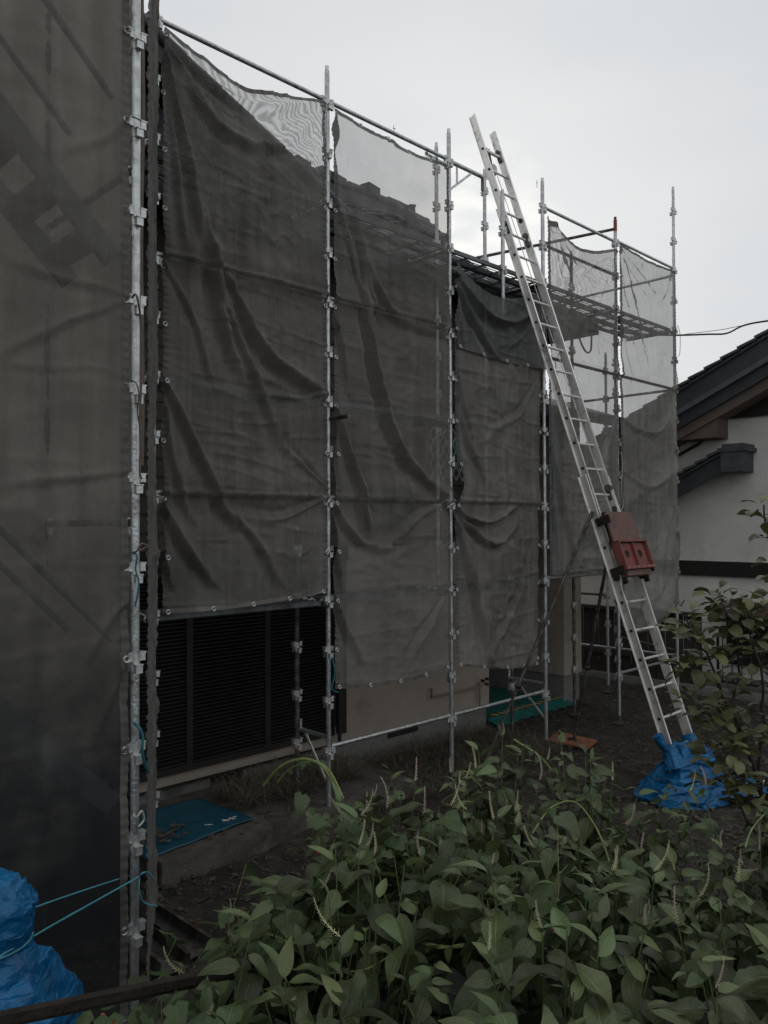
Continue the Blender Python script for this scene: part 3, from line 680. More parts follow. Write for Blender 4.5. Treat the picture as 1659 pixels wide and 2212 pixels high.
def pole(a, n, h0, h1, label, mt='galv', couplers=True, name='scaffold_pole', redtop=False, r=.0243, zoff=0.0):
    t = thing(name, label, 'scaffold pole', W(a, n, 0), rot=ANG)
    k = MB(); k.tube([(0, 0, h0 + .12 if h0 < .5 else h0), (0, 0, h1)], r, 12); k.build('tube', mt, t)
    if couplers:
        for z in NODE:
            h = ze(z) + zoff
            if h0 + .2 < h < h1 - .12:
                c = link('coupler', CM, t, (0, 0, h))
    if h0 < .5: link('base_plate', PM, t, (0, 0, h0))
    k = MB(); k.tube([(0, 0, h1), (0, 0, h1 + .05)], r * .8, 10); k.build('spigot', 'galv_light' if not redtop else 'red_top', t)
    if redtop:
        k = MB(); k.tube([(0, 0, h1 - .16), (0, 0, h1 + .003)], r * 1.06, 12); k.build('painted_end', 'red_top', t)
    return t
PA = dict(P2=0.02, P3=1.85, P4=3.64, P5=5.47, P6=7.30, P7=9.13)
pole(-1.07, 1.84, -.0, 9.5, 'nearest and thickest-looking scaffold pole, at the edge of the big left net')
pole(PA['P2'], 0, -.0, 8.6, 'scaffold pole behind the narrow net strip, left of the widest hanging net')
pole(PA['P3'], 0, 0, ze(4.40), 'scaffold pole between the first and second hanging nets, with a short stub tube')
pole(PA['P4'], 0, 0, ze(4.41), 'scaffold pole left of the open steel deck, right of the pale translucent net')
pole(PA['P5'], 0, 0, ze(4.41), 'scaffold pole directly behind the upper part of the aluminium ladder')
pole(PA['P6'], 0, 0, ze(4.40), 'scaffold pole with a red painted top end', redtop=True)
pole(PA['P7'], 0, 0, ze(5.38), 'farthest corner scaffold pole, tall above the last net beside the neighbouring roof')
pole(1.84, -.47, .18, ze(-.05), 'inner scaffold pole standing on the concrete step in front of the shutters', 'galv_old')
pole(4.46, -.92, 2.0, ze(4.85), 'back-row scaffold pole showing through the pale net beside the roof end')
pole(5.42, -.90, 1.0, ze(4.80), 'back-row scaffold pole where the short bracket bar ends, above the deck')
pole(4.70, -.055, ze(2.55), ze(4.05), 'short scaffold pole touching the ladder left rail above the deck')
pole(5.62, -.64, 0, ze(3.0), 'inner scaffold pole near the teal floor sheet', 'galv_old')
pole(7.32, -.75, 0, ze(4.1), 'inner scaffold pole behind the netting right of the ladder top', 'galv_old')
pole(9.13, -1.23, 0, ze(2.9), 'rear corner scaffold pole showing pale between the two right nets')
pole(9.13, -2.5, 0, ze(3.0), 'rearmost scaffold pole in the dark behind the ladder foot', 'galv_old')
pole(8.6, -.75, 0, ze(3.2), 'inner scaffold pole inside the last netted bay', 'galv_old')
# stair tower behind the left net
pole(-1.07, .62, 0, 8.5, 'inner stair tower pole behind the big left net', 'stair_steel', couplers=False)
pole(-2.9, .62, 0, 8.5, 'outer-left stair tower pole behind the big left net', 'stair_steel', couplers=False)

# ------------------------------------------------------------------ rails
RC = [0]
def rail(p, q, label, mt='galv', r=.0215, name='scaffold_rail', wedge=True, brace=None):
    p = Vector(p); q = Vector(q); mid = (p + q) / 2
    t = thing(name, label, 'scaffold rail', mid)
    k = MB(); k.tube([p - mid, q - mid], r, 10); k.build('tube', mt, t)
    if wedge:
        d = (q - p).normalized()
        for e, sg in ((p, 1), (q, -1)):
            k = MB(); k.box(e - mid + d * sg * .03 - UP * .02, (.03, .03, .1), Matrix.Rotation(math.atan2(d.y, d.x), 3, 'Z')); k.build('wedge', 'galv_light', t)
    return t
g = .03
def bay(i, j, z, label, n=0.0, mt='galv'):
    a0, a1 = PA[i] + g, PA[j] - g
    return rail(W(a0, n, ze(z)), W(a1, n, ze(z)), label, mt)
bay('P2', 'P3', 4.11, 'top rail over the widest hanging net, its edge sagging below the tube')
bay('P3', 'P4', 4.11, 'top rail over the pale translucent net with the tied hem')
bay('P5', 'P6', 4.09, 'top rail right of the ladder, over the rippled see-through net')
bay('P6', 'P7', 4.11, 'top rail over the last net, ending at the far corner pole')
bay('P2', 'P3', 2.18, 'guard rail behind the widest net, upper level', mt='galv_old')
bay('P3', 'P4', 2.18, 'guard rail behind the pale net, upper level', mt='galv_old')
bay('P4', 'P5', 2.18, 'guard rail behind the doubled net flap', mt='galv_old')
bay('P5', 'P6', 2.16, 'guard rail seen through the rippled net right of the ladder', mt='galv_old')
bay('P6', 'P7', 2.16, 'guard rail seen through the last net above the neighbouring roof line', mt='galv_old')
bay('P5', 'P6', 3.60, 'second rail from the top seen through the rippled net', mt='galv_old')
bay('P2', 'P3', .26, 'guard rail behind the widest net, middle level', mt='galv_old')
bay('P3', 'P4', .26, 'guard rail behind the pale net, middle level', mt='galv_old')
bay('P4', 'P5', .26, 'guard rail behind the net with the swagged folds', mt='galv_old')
bay('P5', 'P6', -.68, 'rail at the bottom edge of the rippled net, right of the ladder strut')
bay('P3', 'P4', -2.11, 'bright wet bottom rail in front of the beige wall')
bay('P4', 'P5', -2.11, 'bright wet bottom rail in front of the teal sheet')
bay('P6', 'P7', -2.13, 'bottom rail behind the ladder, ending at the far corner pole')
rail(W(9.13, -g, ze(-2.09)), W(9.13, -2.47, ze(-2.09)), 'bottom rail running back from the far corner pole into the dark')
rail(W(9.13, -g, ze(4.0)), W(9.13, -2.6, ze(4.0)), 'pale rail running back at the top of the last net')
rail(W(9.13, -g, ze(2.16)), W(9.13, -2.6, ze(2.16)), 'rail running back from the far corner pole below the deck', 'galv_old')
rail(W(9.13, -1.26, ze(-1.2)), W(9.13, -2.47, ze(-1.2)), 'rail of the rear corner just above the dark wooden fence', 'galv_old')
rail(W(7.30, -.03, ze(4.28)), W(5.6, -1.2, ze(3.75)), 'slanting tube crossing behind the rippled net to the red-topped pole', 'galv_old', wedge=False)
rail(W(7.3, -.03, ze(-1.6)), W(9.13, -.03, ze(-2.0)) , 'slanting tube low behind the ladder', 'galv_old', wedge=False, r=.012)
# bracket to the right of the fourth pole
t = thing('scaffold_bracket', 'short bracket bar with a triangular brace right of the pale net', 'scaffold bracket', W(PA['P4'], 0, ze(4.1)))
bo = t.location
k = MB(); k.tube([W(PA['P4'] + g, 0, ze(4.1)) - bo, W(PA['P4'] + .60, 0, ze(4.1)) - bo], .0243, 12); k.build('bar', 'galv', t)
k = MB(); k.bar(W(PA['P4'] + .60, 0, ze(4.12)) - bo, W(PA['P4'] + .60, 0, ze(3.93)) - bo, .02, .03, DA); k.build('wedge', 'galv_old', t)
k = MB(); k.bar(W(PA['P4'] + .02, 0, ze(3.78)) - bo, W(PA['P4'] + .40, 0, ze(4.08)) - bo, .012, .026); k.build('brace', 'galv', t)
k = MB(); k.bar(W(PA['P4'] + .14, 0, ze(3.88)) - bo, W(PA['P4'] + .14, 0, ze(4.09)) - bo, .012, .024, DA); k.build('strut', 'galv', t)
# low transoms
for (a_, n1, lab) in ((PA['P3'], -.47, 'low cross bar with a diagonal brace behind the pole at the shutters'), (PA['P5'], -.62, 'low cross bar with a diagonal brace over the teal sheet')):
    t = thing('scaffold_bracket', lab, 'scaffold bracket', W(a_, n1 / 2, ze(-2.0))); bo = t.location
    k = MB(); k.tube([W(a_, -.03, ze(-2.02)) - bo, W(a_, n1 + .03, ze(-2.02)) - bo], .0215, 10); k.build('bar', 'galv', t)
    k = MB(); k.bar(W(a_, -.03, ze(-2.45)) - bo, W(a_, n1 * .75, ze(-2.04)) - bo, .012, .026); k.build('brace', 'galv_light', t)
    k = MB(); k.box(W(a_, n1 + .05, ze(-1.96)) - bo, (.02, .02, .09)); k.build('wedge', 'galv_light', t)
# stub tube on the third pole
s0 = W(PA['P3'] + .02, .03, ze(1.03)); s1 = at_depth(754, 898, 7.25)
rail(s0, s1, 'short dark tube stub sticking out of the pole between the first two nets', 'galv_old', wedge=False)
# stair flights
for (aa, za, ab_, zb, lab) in ((-3.0, 3.62, -1.0, 1.56, 'upper scaffold stair flight showing through the big left net'), (-2.9, .37, -1.0, -1.61, 'lower scaffold stair flight dimly visible through the big left net')):
    t = thing('scaffold_stair', lab, 'stairs', W((aa + ab_) / 2, 1.0, ze((za + zb) / 2))); so = t.location
    for nn in (1.42, .82):
        k = MB(); k.bar(W(aa, nn, ze(za)) - so, W(ab_, nn, ze(zb)) - so, .04, .125); k.build('stringer', 'stair_steel', t)
        k = MB(); k.tube([W(aa, nn, ze(za + .95)) - so, W(ab_, nn, ze(zb + .95)) - so], .02); k.build('handrail', 'stair_steel', t)
    nst = 9
    for i in range(nst):
        f = (i + .5) / nst
        k = MB(); c = W(aa + (ab_ - aa) * f, 1.12, ze(za + (zb - za) * f)) - so
        k.box(c, (.2, .56, .03), Matrix.Rotation(ANG, 3, 'Z')); k.build('tread', 'stair_steel', t)
for z_, lab in ((3.14, 'upper'), (1.22, 'middle'), (-.70, 'lower')):
    rail(W(-1.07, 1.80, ze(z_ + .72)), W(-1.07, .66, ze(z_ + .72)), f'{lab} cross rail between the stair tower poles, behind the big left net', 'galv_old')
# ------------------------------------------------------------------ decks
def plank_mesh(length, width):
    mb = MB()
    mb.box((0, width / 2 - .012, 0), (length, .024, .045)); mb.box((0, -width / 2 + .012, 0), (length, .024, .045))
    n_ = int(length / .3)
    for i in range(n_ + 1): mb.box((-length / 2 + .02 + i * (length - .04) / n_, 0, -.008), (.022, width - .05, .022))
    ns = 4
    for j in range(ns):
        y = -width / 2 + .045 + j * (width - .09) / (ns - 1)
        mb.box((0, y, .016), (length, .014, .005))
    # expanded metal between the strips: short teeth
    m_ = int(length / .05) if False else 0
    for j in range(ns - 1):
        y = -width / 2 + .045 + (j + .5) * (width - .09) / (ns - 1)
        for i in range(m_): mb.add([(-length / 2 + i * .05, y - .03, .017), (-length / 2 + i * .05 + .028, y - .03, .017), (-length / 2 + i * .05 + .045, y + .03, .017), (-length / 2 + i * .05 + .017, y + .03, .017)], [(0, 1, 2, 3)])
    me = bpy.data.meshes.new('plank'); me.from_pydata(mb.v, [], mb.f); me.materials.append(MATS['deck_steel']); me.update(); return me
PMESH = plank_mesh(1.72, .24)
HK = MB(); HK.tube([(-.0, 0, 0), (.05, 0, .03), (.08, 0, 0), (.075, 0, -.03)], .014, 6)
HKM = bpy.data.meshes.new('hook'); HKM.from_pydata(HK.v, [], HK.f); HKM.materials.append(MATS['galv_light']); HKM.update()
def deck(i, j, z, label, ns_):
    am = (PA[i] + PA[j]) / 2
    t = thing('scaffold_deck', label, 'scaffold deck', W(am, 0, ze(z)), rot=ANG)
    for n_ in ns_:
        p = link('plank', PMESH, t, (0, -n_, .0))
        for sx in (-1, 1):
            for sy in (-.08, .08):
                h = link('hook', HKM, p, (sx * .86, sy, .0)); h.rotation_euler = (0, 0, 0 if sx > 0 else math.pi)
    for sx in (-1, 1):
        k = MB(); k.tube([(sx * .90, -.02, -.03), (sx * .90, -min(ns_) + .14, -.03)], .0215, 8); k.build('transom', 'galv_old', t)
    return t
# note: local +y of these things points to -n
for (i, j, z, lab, nn) in (('P4', 'P5', 3.12, 'open steel scaffold deck beside the ladder, bare against the sky', (-.16, -.42, -.68)),
                       ('P5', 'P6', 3.12, 'steel scaffold deck behind the rippled net', (-.16, -.42, -.68)),
                       ('P6', 'P7', 3.12, 'steel scaffold deck behind the last net', (-.16, -.42, -.68)),
                       ('P2', 'P3', 3.12, 'top steel deck behind the widest net', (-.16, -.42)),
                       ('P3', 'P4', 3.12, 'top steel deck behind the pale net', (-.16, -.42)),
                       ('P2', 'P3', 1.20, 'middle steel deck behind the widest net', (-.16, -.42)),
                       ('P3', 'P4', 1.20, 'middle steel deck behind the pale net', (-.16, -.42)),
                       ('P4', 'P5', 1.20, 'middle steel deck behind the swagged net', (-.16, -.42)),
                       ('P2', 'P3', -.74, 'lower steel deck behind the hem of the widest net', (-.16, -.42)),
                       ('P3', 'P4', -.74, 'lower steel deck behind the pale net', (-.16, -.42)),
                       ('P4', 'P5', -.74, 'lower steel deck behind the swagged net', (-.16, -.42))):
    deck(i, j, z, lab, [-(-x) for x in nn])

# ------------------------------------------------------------------ nets
GRM = None
def grommet_mesh():
    mb = MB(); seg = 12
    rings = []
    for k in range(seg):
        t_ = 2 * math.pi * k / seg
        for (rr, zz) in ((.0085, 0), (.0085, .004), (.0125, .006), (.0165, .003), (.0165, 0)):
            rings.append((rr * math.cos(t_), rr * math.sin(t_), zz))
    fs = []
    for k in range(seg):
        for q in range(4):
            a_ = k * 5 + q; b_ = ((k + 1) % seg) * 5 + q
            fs.append((a_, b_, b_ + 1, a_ + 1))
    mb.add(rings, fs, True)
    me = bpy.data.meshes.new('eyelet'); me.from_pydata(mb.v, [], mb.f); me.materials.append(MATS['eyelet']); me.update(); return me
GRM = grommet_mesh()

FOLD = 1.4
def net(label, p0, p1, hb, ht, m, folds=(), nu=110, nv=300, sag=lambda s: 0, sagb=lambda s: 0, wr=2.0, seed=1, hems='lrbt', hem_m='net_hem', eyes='lr', shrink=None, belly=.03, eye0=None, step=.47, eyes_top=False, eyes_bot=False, pale=None, name='scaffold_net', rails=(), push=None):
    """hanging sheet from p0 to p1 (site a,n); hb, ht heights at its ends; folds in picture points on its plane"""
    A0 = W(*p0); A1 = W(*p1); D = (A1 - A0); Lw = D.length; D.normalize(); NR = Vector((D.y, -D.x, 0))
    if NR.dot(Vector((0, 0, 0)) - A0) < 0: NR = -NR
    root = thing(name, label, 'scaffold net', (A0 + A1) / 2 + UP * min(hb)); ro = root.location
    s = np.linspace(0, 1, nu); t = np.linspace(0, 1, nv)
    SS, TT = np.meshgrid(s, t)
    top = ht[0] + (ht[1] - ht[0]) * SS + np.vectorize(sag)(SS)
    bot = hb[0] + (hb[1] - hb[0]) * SS + np.vectorize(sagb)(SS)
    H = bot + (top - bot) * TT
    X = SS * Lw
    disp = np.zeros_like(X)
    # general slack
    disp += .010 * wr * np.clip(1 - np.abs(fbm(X * 4.5 - .55 * (H - 3), H * .55 + seed, seed + 51, 3)) * 3, 0, 1) ** 2 * np.sin(np.pi * SS)
    edge = np.sin(np.pi * SS) ** .6
    disp += belly * edge * (0.6 + .5 * fbm(X * 1.2 + seed, H * .8, seed, 3))
    disp += .012 * wr * fbm(X * 3.0 + seed * 3, H * 3.2, seed + 5, 4) * edge
    # sharp small creases
    rr_ = 1 - np.abs(fbm(X * 2.2 + 5 * seed + .25 * H, H * 2.6 - .4 * X, seed + 11, 4)) * 2.4
    disp += .010 * wr * np.clip(rr_, 0, 1) ** 3 * edge
    rr_ = 1 - np.abs(fbm(X * .7 + seed, H * 4.5 + .5 * X, seed + 31, 3)) * 3
    disp += .007 * wr * np.clip(rr_, 0, 1) ** 4 * edge
    # packing creases: straight lines
    for hh in np.arange(.35, 9, .47):
        hc = hh + .05 * vnoise(X * 1.1, X * 0 + hh * 3, seed + 2)
        disp += .006 * wr * np.exp(-((H - hc) / .014) ** 2) * (vnoise(X * 2, X * 0 + hh, seed + 3) > -.2)
    for xx in np.arange(.22, Lw, .44):
        xc = xx + .02 * vnoise(H * .8, H * 0 + xx, seed + 4)
        disp += .005 * wr * np.exp(-((X - xc) / .014) ** 2)
    # rails push the cloth out, slack hangs in below
    for rz in rails:
        d_ = H - (ze(rz) + .01 + .03 * (SS - .5) * 0)
        disp += .032 * np.exp(-(d_ / .028) ** 2) + .03 * np.exp(-((d_ - .10) / .12) ** 2) * (d_ > 0) - .02 * np.exp(-((d_ + .13) / .1) ** 2)
    pl = A0 + NR * .02
    for (pts, w_, amp) in folds:
        q = []
        for (x, y) in pts:
            p = hit(x, y, pl, NR); q.append(((p - A0).dot(D), p.z))
        q = np.array(q); seglen = np.hypot(*(q[1:] - q[:-1]).T); tot = seglen.sum(); acc = 0
        # smooth the polyline
        tt_ = np.concatenate([[0], np.cumsum(seglen)]) / tot; ti = np.linspace(0, 1, 15)
        if len(q) > 2:
            qx = np.interp(ti, tt_, q[:, 0]); qy = np.interp(ti, tt_, q[:, 1])
            for _ in range(3):
                qx[1:-1] = (qx[:-2] + 2 * qx[1:-1] + qx[2:]) / 4; qy[1:-1] = (qy[:-2] + 2 * qy[1:-1] + qy[2:]) / 4
        else:
            qx = np.interp(ti, tt_, q[:, 0]); qy = np.interp(ti, tt_, q[:, 1])
        q = np.stack([qx, qy], 1)
        best = np.full(X.shape, 9.0); sg = np.zeros(X.shape); tp_ = np.zeros(X.shape)
        for k in range(len(q) - 1):
            a_, b_ = q[k], q[k + 1]; d = b_ - a_; l2 = (d ** 2).sum() + 1e-12
            u = np.clip(((X - a_[0]) * d[0] + (H - a_[1]) * d[1]) / l2, 0, 1)
            ex = X - (a_[0] + u * d[0]); ey = H - (a_[1] + u * d[1]); dist = np.hypot(ex, ey)
            # positive sign: right-hand / upper side
            side = np.sign(d[0] * ey - d[1] * ex)
            upd = dist < best
            best = np.where(upd, dist, best); sg = np.where(upd, side, sg); tp_ = np.where(upd, (k + u) / (len(q) - 1), tp_)
        env = np.sin(np.pi * np.clip(tp_ * .86 + .07, 0, 1)) ** .7
        w_t = .82 * w_ * (.40 + .75 * tp_)
        sd = best * sg
        jit = 1 + .25 * vnoise(H * 5, X * 3, seed + 8)
        fold = np.exp(-(sd / w_t) ** 2) - .75 * np.exp(-((sd + 1.9 * w_t) / (1.25 * w_t)) ** 2)
        disp += FOLD * amp * env * fold * jit
    if shrink is not None:
        X2 = X + shrink(SS, H)
    else: X2 = X
    # gathered edges between eyelets
    he = 4.0
    XE = np.minimum(X, Lw - X)
    for e_, side in ((0, 1), (1, -1)):
        near = np.exp(-((X if e_ == 0 else Lw - X) / .05) ** 2)
        disp += .006 * near * np.sin(H * 2 * math.pi / .055 + 1.5 * vnoise(H * 6, H * 0, seed + e_))
        X2 = X2 + side * near * .014 * (1 - np.abs(np.cos((H - (eye0 or 0)) * math.pi / step)) ** .5)
    if push is not None: disp = disp + push(SS, H)
    P = np.zeros(X.shape + (3,))
    for c in range(3): P[..., c] = A0[c] - ro[c] + D[c] * X2 + NR[c] * (disp + .02)
    P[..., 2] = H - ro[2]
    U = np.stack([X + seed * 3.7, H], -1)
    link('sheet', grid_mesh('sheet', P, U, m), root)
    # hems: a second layer of cloth 2 mm proud, following the sheet
    dx = Lw / (nu - 1)
    kx = max(2, int(round(.042 / dx)))
    off = np.array(NR) * .003
    def hem(sl, nm, mm):
        Q = P[sl] + off; link(nm, grid_mesh(nm, Q, U[sl], mm), root)
    if 'l' in hems: hem((slice(None), slice(0, kx + 1)), 'hem', hem_m)
    if 'r' in hems: hem((slice(None), slice(nu - 1 - kx, nu)), 'hem', hem_m)
    dv = float((top - bot).mean()) / (nv - 1); kv = max(2, int(round(.04 / dv)))
    inner = slice(kx, nu - kx)
    if 'b' in hems: hem((slice(0, kv + 1), inner), 'hem', pale or hem_m)
    if 't' in hems: hem((slice(nv - 1 - kv, nv), inner), 'hem', hem_m)
    rot = Matrix((D, UP, NR)).transposed()
    def eye(j, i):
        o_ = link('eyelet', GRM, root, Vector(P[j, i]) + NR * .006); o_.rotation_euler = rot.to_euler(); o_.scale = (1.3, 1.3, 1.3)
    h_lo, h_hi = min(hb), max(ht)
    hh = eye0 if eye0 is not None else h_lo + .03
    while hh > h_lo + step: hh -= step
    while hh < h_hi:
        for sd_, i in (('l', kx // 2), ('r', nu - 1 - kx // 2)):
            if sd_ in eyes:
                j = int(np.argmin(np.abs(H[:, i] - hh)))
                if 0 < j < nv - 1: eye(j, i)
        hh += step
    if eyes_bot:
        for f in np.linspace(0.03, .97, 5): eye(kv // 2, int(f * (nu - 1)))
    if eyes_top:
        for f in np.linspace(0.2, .8, 4): eye(nv - 1 - kv // 2, int(f * (nu - 1)))
    return root, P, ro

eB = ze(.26) - .04
folds_B = [
 ([(347, 70), (402, 343), (447, 556), (467, 640)], .045, .05),
 ([(440, 470), (464, 610), (480, 724), (516, 806)], .06, .07),
 ([(350, 80), (380, 330), (392, 480), (400, 560)], .035, .03),
 ([(490, 600), (516, 643), (529, 698), (575, 780), (630, 806), (702, 850)], .06, .07),
 ([(338, 796), (379, 871), (428, 985), (460, 1067), (505, 1130)], .045, .065),
 ([(346, 819), (366, 952), (385, 1066), (415, 1125)], .035, .035),
 ([(338, 1050), (369, 1131), (411, 1203), (454, 1255)], .04, .06),
 ([(341, 1066), (349, 1197), (369, 1262)], .03, .04),
 ([(704, 1056), (662, 1021), (613, 968)], .03, .03),
 ([(704, 1075), (600, 1125), (480, 1110)], .05, .03),
 ([(702, 850), (640, 862), (560, 850)], .035, .025),
 ([(350, 60), (430, 175), (520, 240), (690, 225)], .05, .05),
 ([(350, 70), (470, 300), (600, 330), (695, 230)], .07, .04),
 ([(440, 560), (500, 700), (560, 850), (600, 960)], .05, .035),
 ([(345, 545), (420, 700), (450, 820)], .03, .03),
 ([(500, 1110), (560, 1180), (600, 1250)], .05, .03),
]
def sagB(s):  return -.18 * math.sin(math.pi * s ** .85) ** 1.2 - .06 * math.exp(-((s - .42) / .12) ** 2)
rootB, PB, roB = net('widest hanging grey net, gathered into long diagonal folds above the dark shutters', (PA['P2'] + .06, .02), (PA['P3'] - .045, .02), (ze(-.70), ze(-.63)), (ze(4.05), ze(4.06)), 'net_dense', folds_B, sag=sagB, seed=2, eye0=eB, pale='net_hem_pale', eyes_bot=True, rails=(2.18, .26), belly=.05, sagb=lambda s: -.03 * math.sin(math.pi * s), nu=130, nv=360)
folds_C = [
 ([(717, 235), (743, 383), (769, 497), (789, 595), (812, 690)], .04, .05),
 ([(780, 560), (795, 745), (815, 843), (834, 928), (861, 990), (913, 1039), (972, 1078)], .06, .075),
 ([(717, 416), (759, 530), (786, 661), (815, 813)], .035, .045),
 ([(714, 862), (733, 902), (750, 974), (769, 1039), (782, 1105), (792, 1170)], .04, .06),
 ([(717, 1072), (743, 1137), (776, 1180), (828, 1185)], .045, .05),
 ([(717, 1277), (740, 1348), (776, 1425)], .035, .05),
 ([(972, 1082), (900, 1112), (840, 1165)], .045, .03),
 ([(719, 660), (740, 760), (752, 850)], .03, .03),
 ([(720, 240), (800, 620), (850, 700), (960, 720)], .05, .03),
 ([(717, 870), (725, 980), (730, 1060)], .03, .03),
 ([(716, 1080), (724, 1200), (740, 1290)], .03, .035),
 ([(960, 1290), (930, 1340), (880, 1420)], .05, .03),
]
rootC, PC, roC = net('pale hanging net with sky showing through its top above the roof ridge', (PA['P3'] + .045, .02), (PA['P4'] - .05, .02), (ze(-1.56), ze(-1.57)), (ze(4.04), ze(4.02)), 'net_open', folds_C, sag=lambda s: -.075 * math.sin(math.pi * s), seed=4, eye0=eB, rails=(2.18, .26), belly=.04, sagb=lambda s: -.05 * math.sin(math.pi * s), eyes_top=True, eyes_bot=True,
    push=lambda s, H: .05 * np.exp(-((H - ze(-.05)) / .35) ** 2) * np.sin(np.pi * s))
folds_D = [
 ([(985, 590), (1010, 680), (1040, 740), (1062, 768)], .04, .05),
 ([(985, 592), (1045, 690), (1110, 705), (1165, 640)], .06, .06),
 ([(1165, 650), (1130, 720), (1095, 750)], .04, .04),
 ([(985, 600), (990, 680), (1000, 740)], .025, .03),
]
net('short dark net flap hanging below the open deck, its top edge sagging', (PA['P4'] + .04, .055), (PA['P5'] - .03, .055), (ze(1.99), ze(1.97)), (ze(2.97), ze(3.0)), 'net_flap', folds_D, sag=lambda s: -.30 * math.sin(math.pi * s ** .75), seed=6, nv=90, hems='lrb', eyes='lr', eye0=ze(2.2), eyes_bot=True, belly=.05, sagb=lambda s: -.04 * math.sin(math.pi * s))
folds_D2 = [
 ([(985, 1092), (1004, 1121), (1053, 1131), (1112, 1095)], .045, .07),
 ([(985, 1098), (1024, 1157), (1067, 1183), (1112, 1131)], .05, .06),
 ([(985, 1121), (1014, 1236), (1037, 1350), (1054, 1423)], .045, .06),
 ([(988, 811), (998, 876), (1014, 941)], .03, .04),
 ([(986, 850), (1010, 960), (1040, 1060)], .04, .035),
 ([(1150, 1180), (1115, 1300), (1060, 1400)], .05, .035),
 ([(1160, 830), (1120, 900), (1060, 930)], .05, .025),
]
def shrinkD(s, H):
    # the free left edge swings away from the pole below the tie; the right edge hangs in from the next pole
    z = H - EYE
    left = .13 * np.exp(-((z - .52) / .22) ** 2) * (1 - s) ** 3
    right = -(.10 + .10 * np.clip((2 - z) / 3.5, 0, 1)) * s ** 4
    return left + right
net('dark swagged net below the flap, its left edge pulled open beside the pole', (PA['P4'] + .04, .02), (PA['P5'] - .03, .02), (ze(-1.56), ze(-1.74)), (ze(2.25), ze(2.25)), 'net_swag', folds_D2, seed=8, shrink=shrinkD, eye0=eB, rails=(.26,), belly=.05, eyes_bot=True, sagb=lambda s: -.05 * math.sin(math.pi * s), hems='lrb', nv=240)
folds_E = [
 ([(1190, 465), (1222, 590), (1238, 680), (1240, 740)], .05, .04),
 ([(1190, 470), (1240, 600), (1290, 560), (1330, 540)], .06, .05),
 ([(1187, 700), (1200, 850), (1215, 960)], .04, .04),
 ([(1190, 960), (1215, 1100), (1245, 1220)], .05, .04),
 ([(1330, 545), (1290, 640), (1250, 700)], .05, .03),
 ([(1190, 1060), (1200, 1150), (1205, 1230)], .035, .035),
 ([(1330, 900), (1290, 1000), (1280, 1100)], .05, .03)]
net('rippled see-through net right of the ladder, top edge sagging between two poles', (PA['P5'] + .05, .02), (PA['P6'] - .04, .02), (ze(-.66), ze(-.68)), (ze(3.98), ze(3.95)), 'net_weave', folds_E, sag=lambda s: -.24 * math.sin(math.pi * s ** .8) ** 1.3, seed=10, belly=.05, rails=(2.16,), eye0=eB, eyes='')
folds_F = [
 ([(1342, 540), (1358, 640), (1375, 720), (1382, 790)], .05, .05),
 ([(1342, 545), (1390, 620), (1420, 660), (1445, 590)], .06, .04),
 ([(1345, 905), (1365, 930), (1415, 940), (1462, 850)], .05, .05),
 ([(1342, 700), (1350, 800), (1365, 860)], .04, .03),
 ([(1465, 1150), (1450, 1250), (1420, 1330), (1380, 1350)], .07, .06),
 ([(1466, 960), (1430, 1150), (1400, 1280)], .07, .04),
 ([(1345, 1020), (1400, 1060), (1460, 1010)], .06, .03)]
net('last net on the right, in front of the neighbouring roof, pale at the top', (PA['P6'] + .04, .02), (PA['P7'] - .03, .02), (ze(-1.45), ze(-1.22)), (ze(4.06), ze(4.04)), 'net_mid', folds_F, sag=lambda s: -.05 * math.sin(math.pi * s), seed=12, belly=.07, rails=(2.16,), eyes='', sagb=lambda s: -.22 * math.sin(math.pi * s ** .8))
# big net on the stair tower and the strip between the first two poles
folds_A = [
 ([(284, 642), (230, 668), (150, 690), (60, 735), (0, 760)], .025, .016),
 ([(284, 640), (200, 615), (120, 600), (20, 560)], .03, .012),
 ([(0, 965), (40, 1000), (110, 1050), (112, 1085)], .010, .010),
 ([(286, 1016), (180, 1030), (80, 1035), (0, 1048)], .03, .016),
 ([(290, 1290), (240, 1330), (190, 1420)], .03, .018),
 ([(288, 1370), (250, 1480), (200, 1600)], .03, .014),
 ([(284, 250), (230, 300), (120, 330)], .03, .01),
 ([(285, 820), (200, 790), (100, 800), (0, 780)], .02, .010),
 ([(170, 640), (165, 900), (168, 1300)], .012, .006),
 ([(110, 0), (112, 500), (115, 1000), (118, 1500)], .008, .005),
 ([(170, 1400), (165, 1700), (162, 1900)], .008, .005),
]
net('big dark grey net at the left edge, stairs showing through it', (-1.115, 1.84), (-3.1, 1.84), (.05, .05), (9.3, 9.3), 'net_left', folds_A, seed=14, nu=170, nv=520, belly=.015, eye0=ze(.74), eyes='l', step=.478, hems='l', wr=1.0)
net('narrow net strip between the two left poles with a row of eyelets', (-.015, .03), (-.78, 1.38), (.12, .02), (ze(4.02), ze(4.05)), 'net_hem', [], seed=16, nu=60, nv=300, belly=.02, eye0=ze(.66), eyes='l', hems='l')
# inner face of the stair tower: a second net, paled to stand in for backlight
net('net coloured pale as if backlit, on the inner side of the stair tower, behind the big left net', (-.47, .60), (-3.6, .60), (.1, .1), (ze(5.2), ze(5.2)), 'net_inner', [], seed=18, nu=40, nv=120, belly=.03, eyes='', hems='')

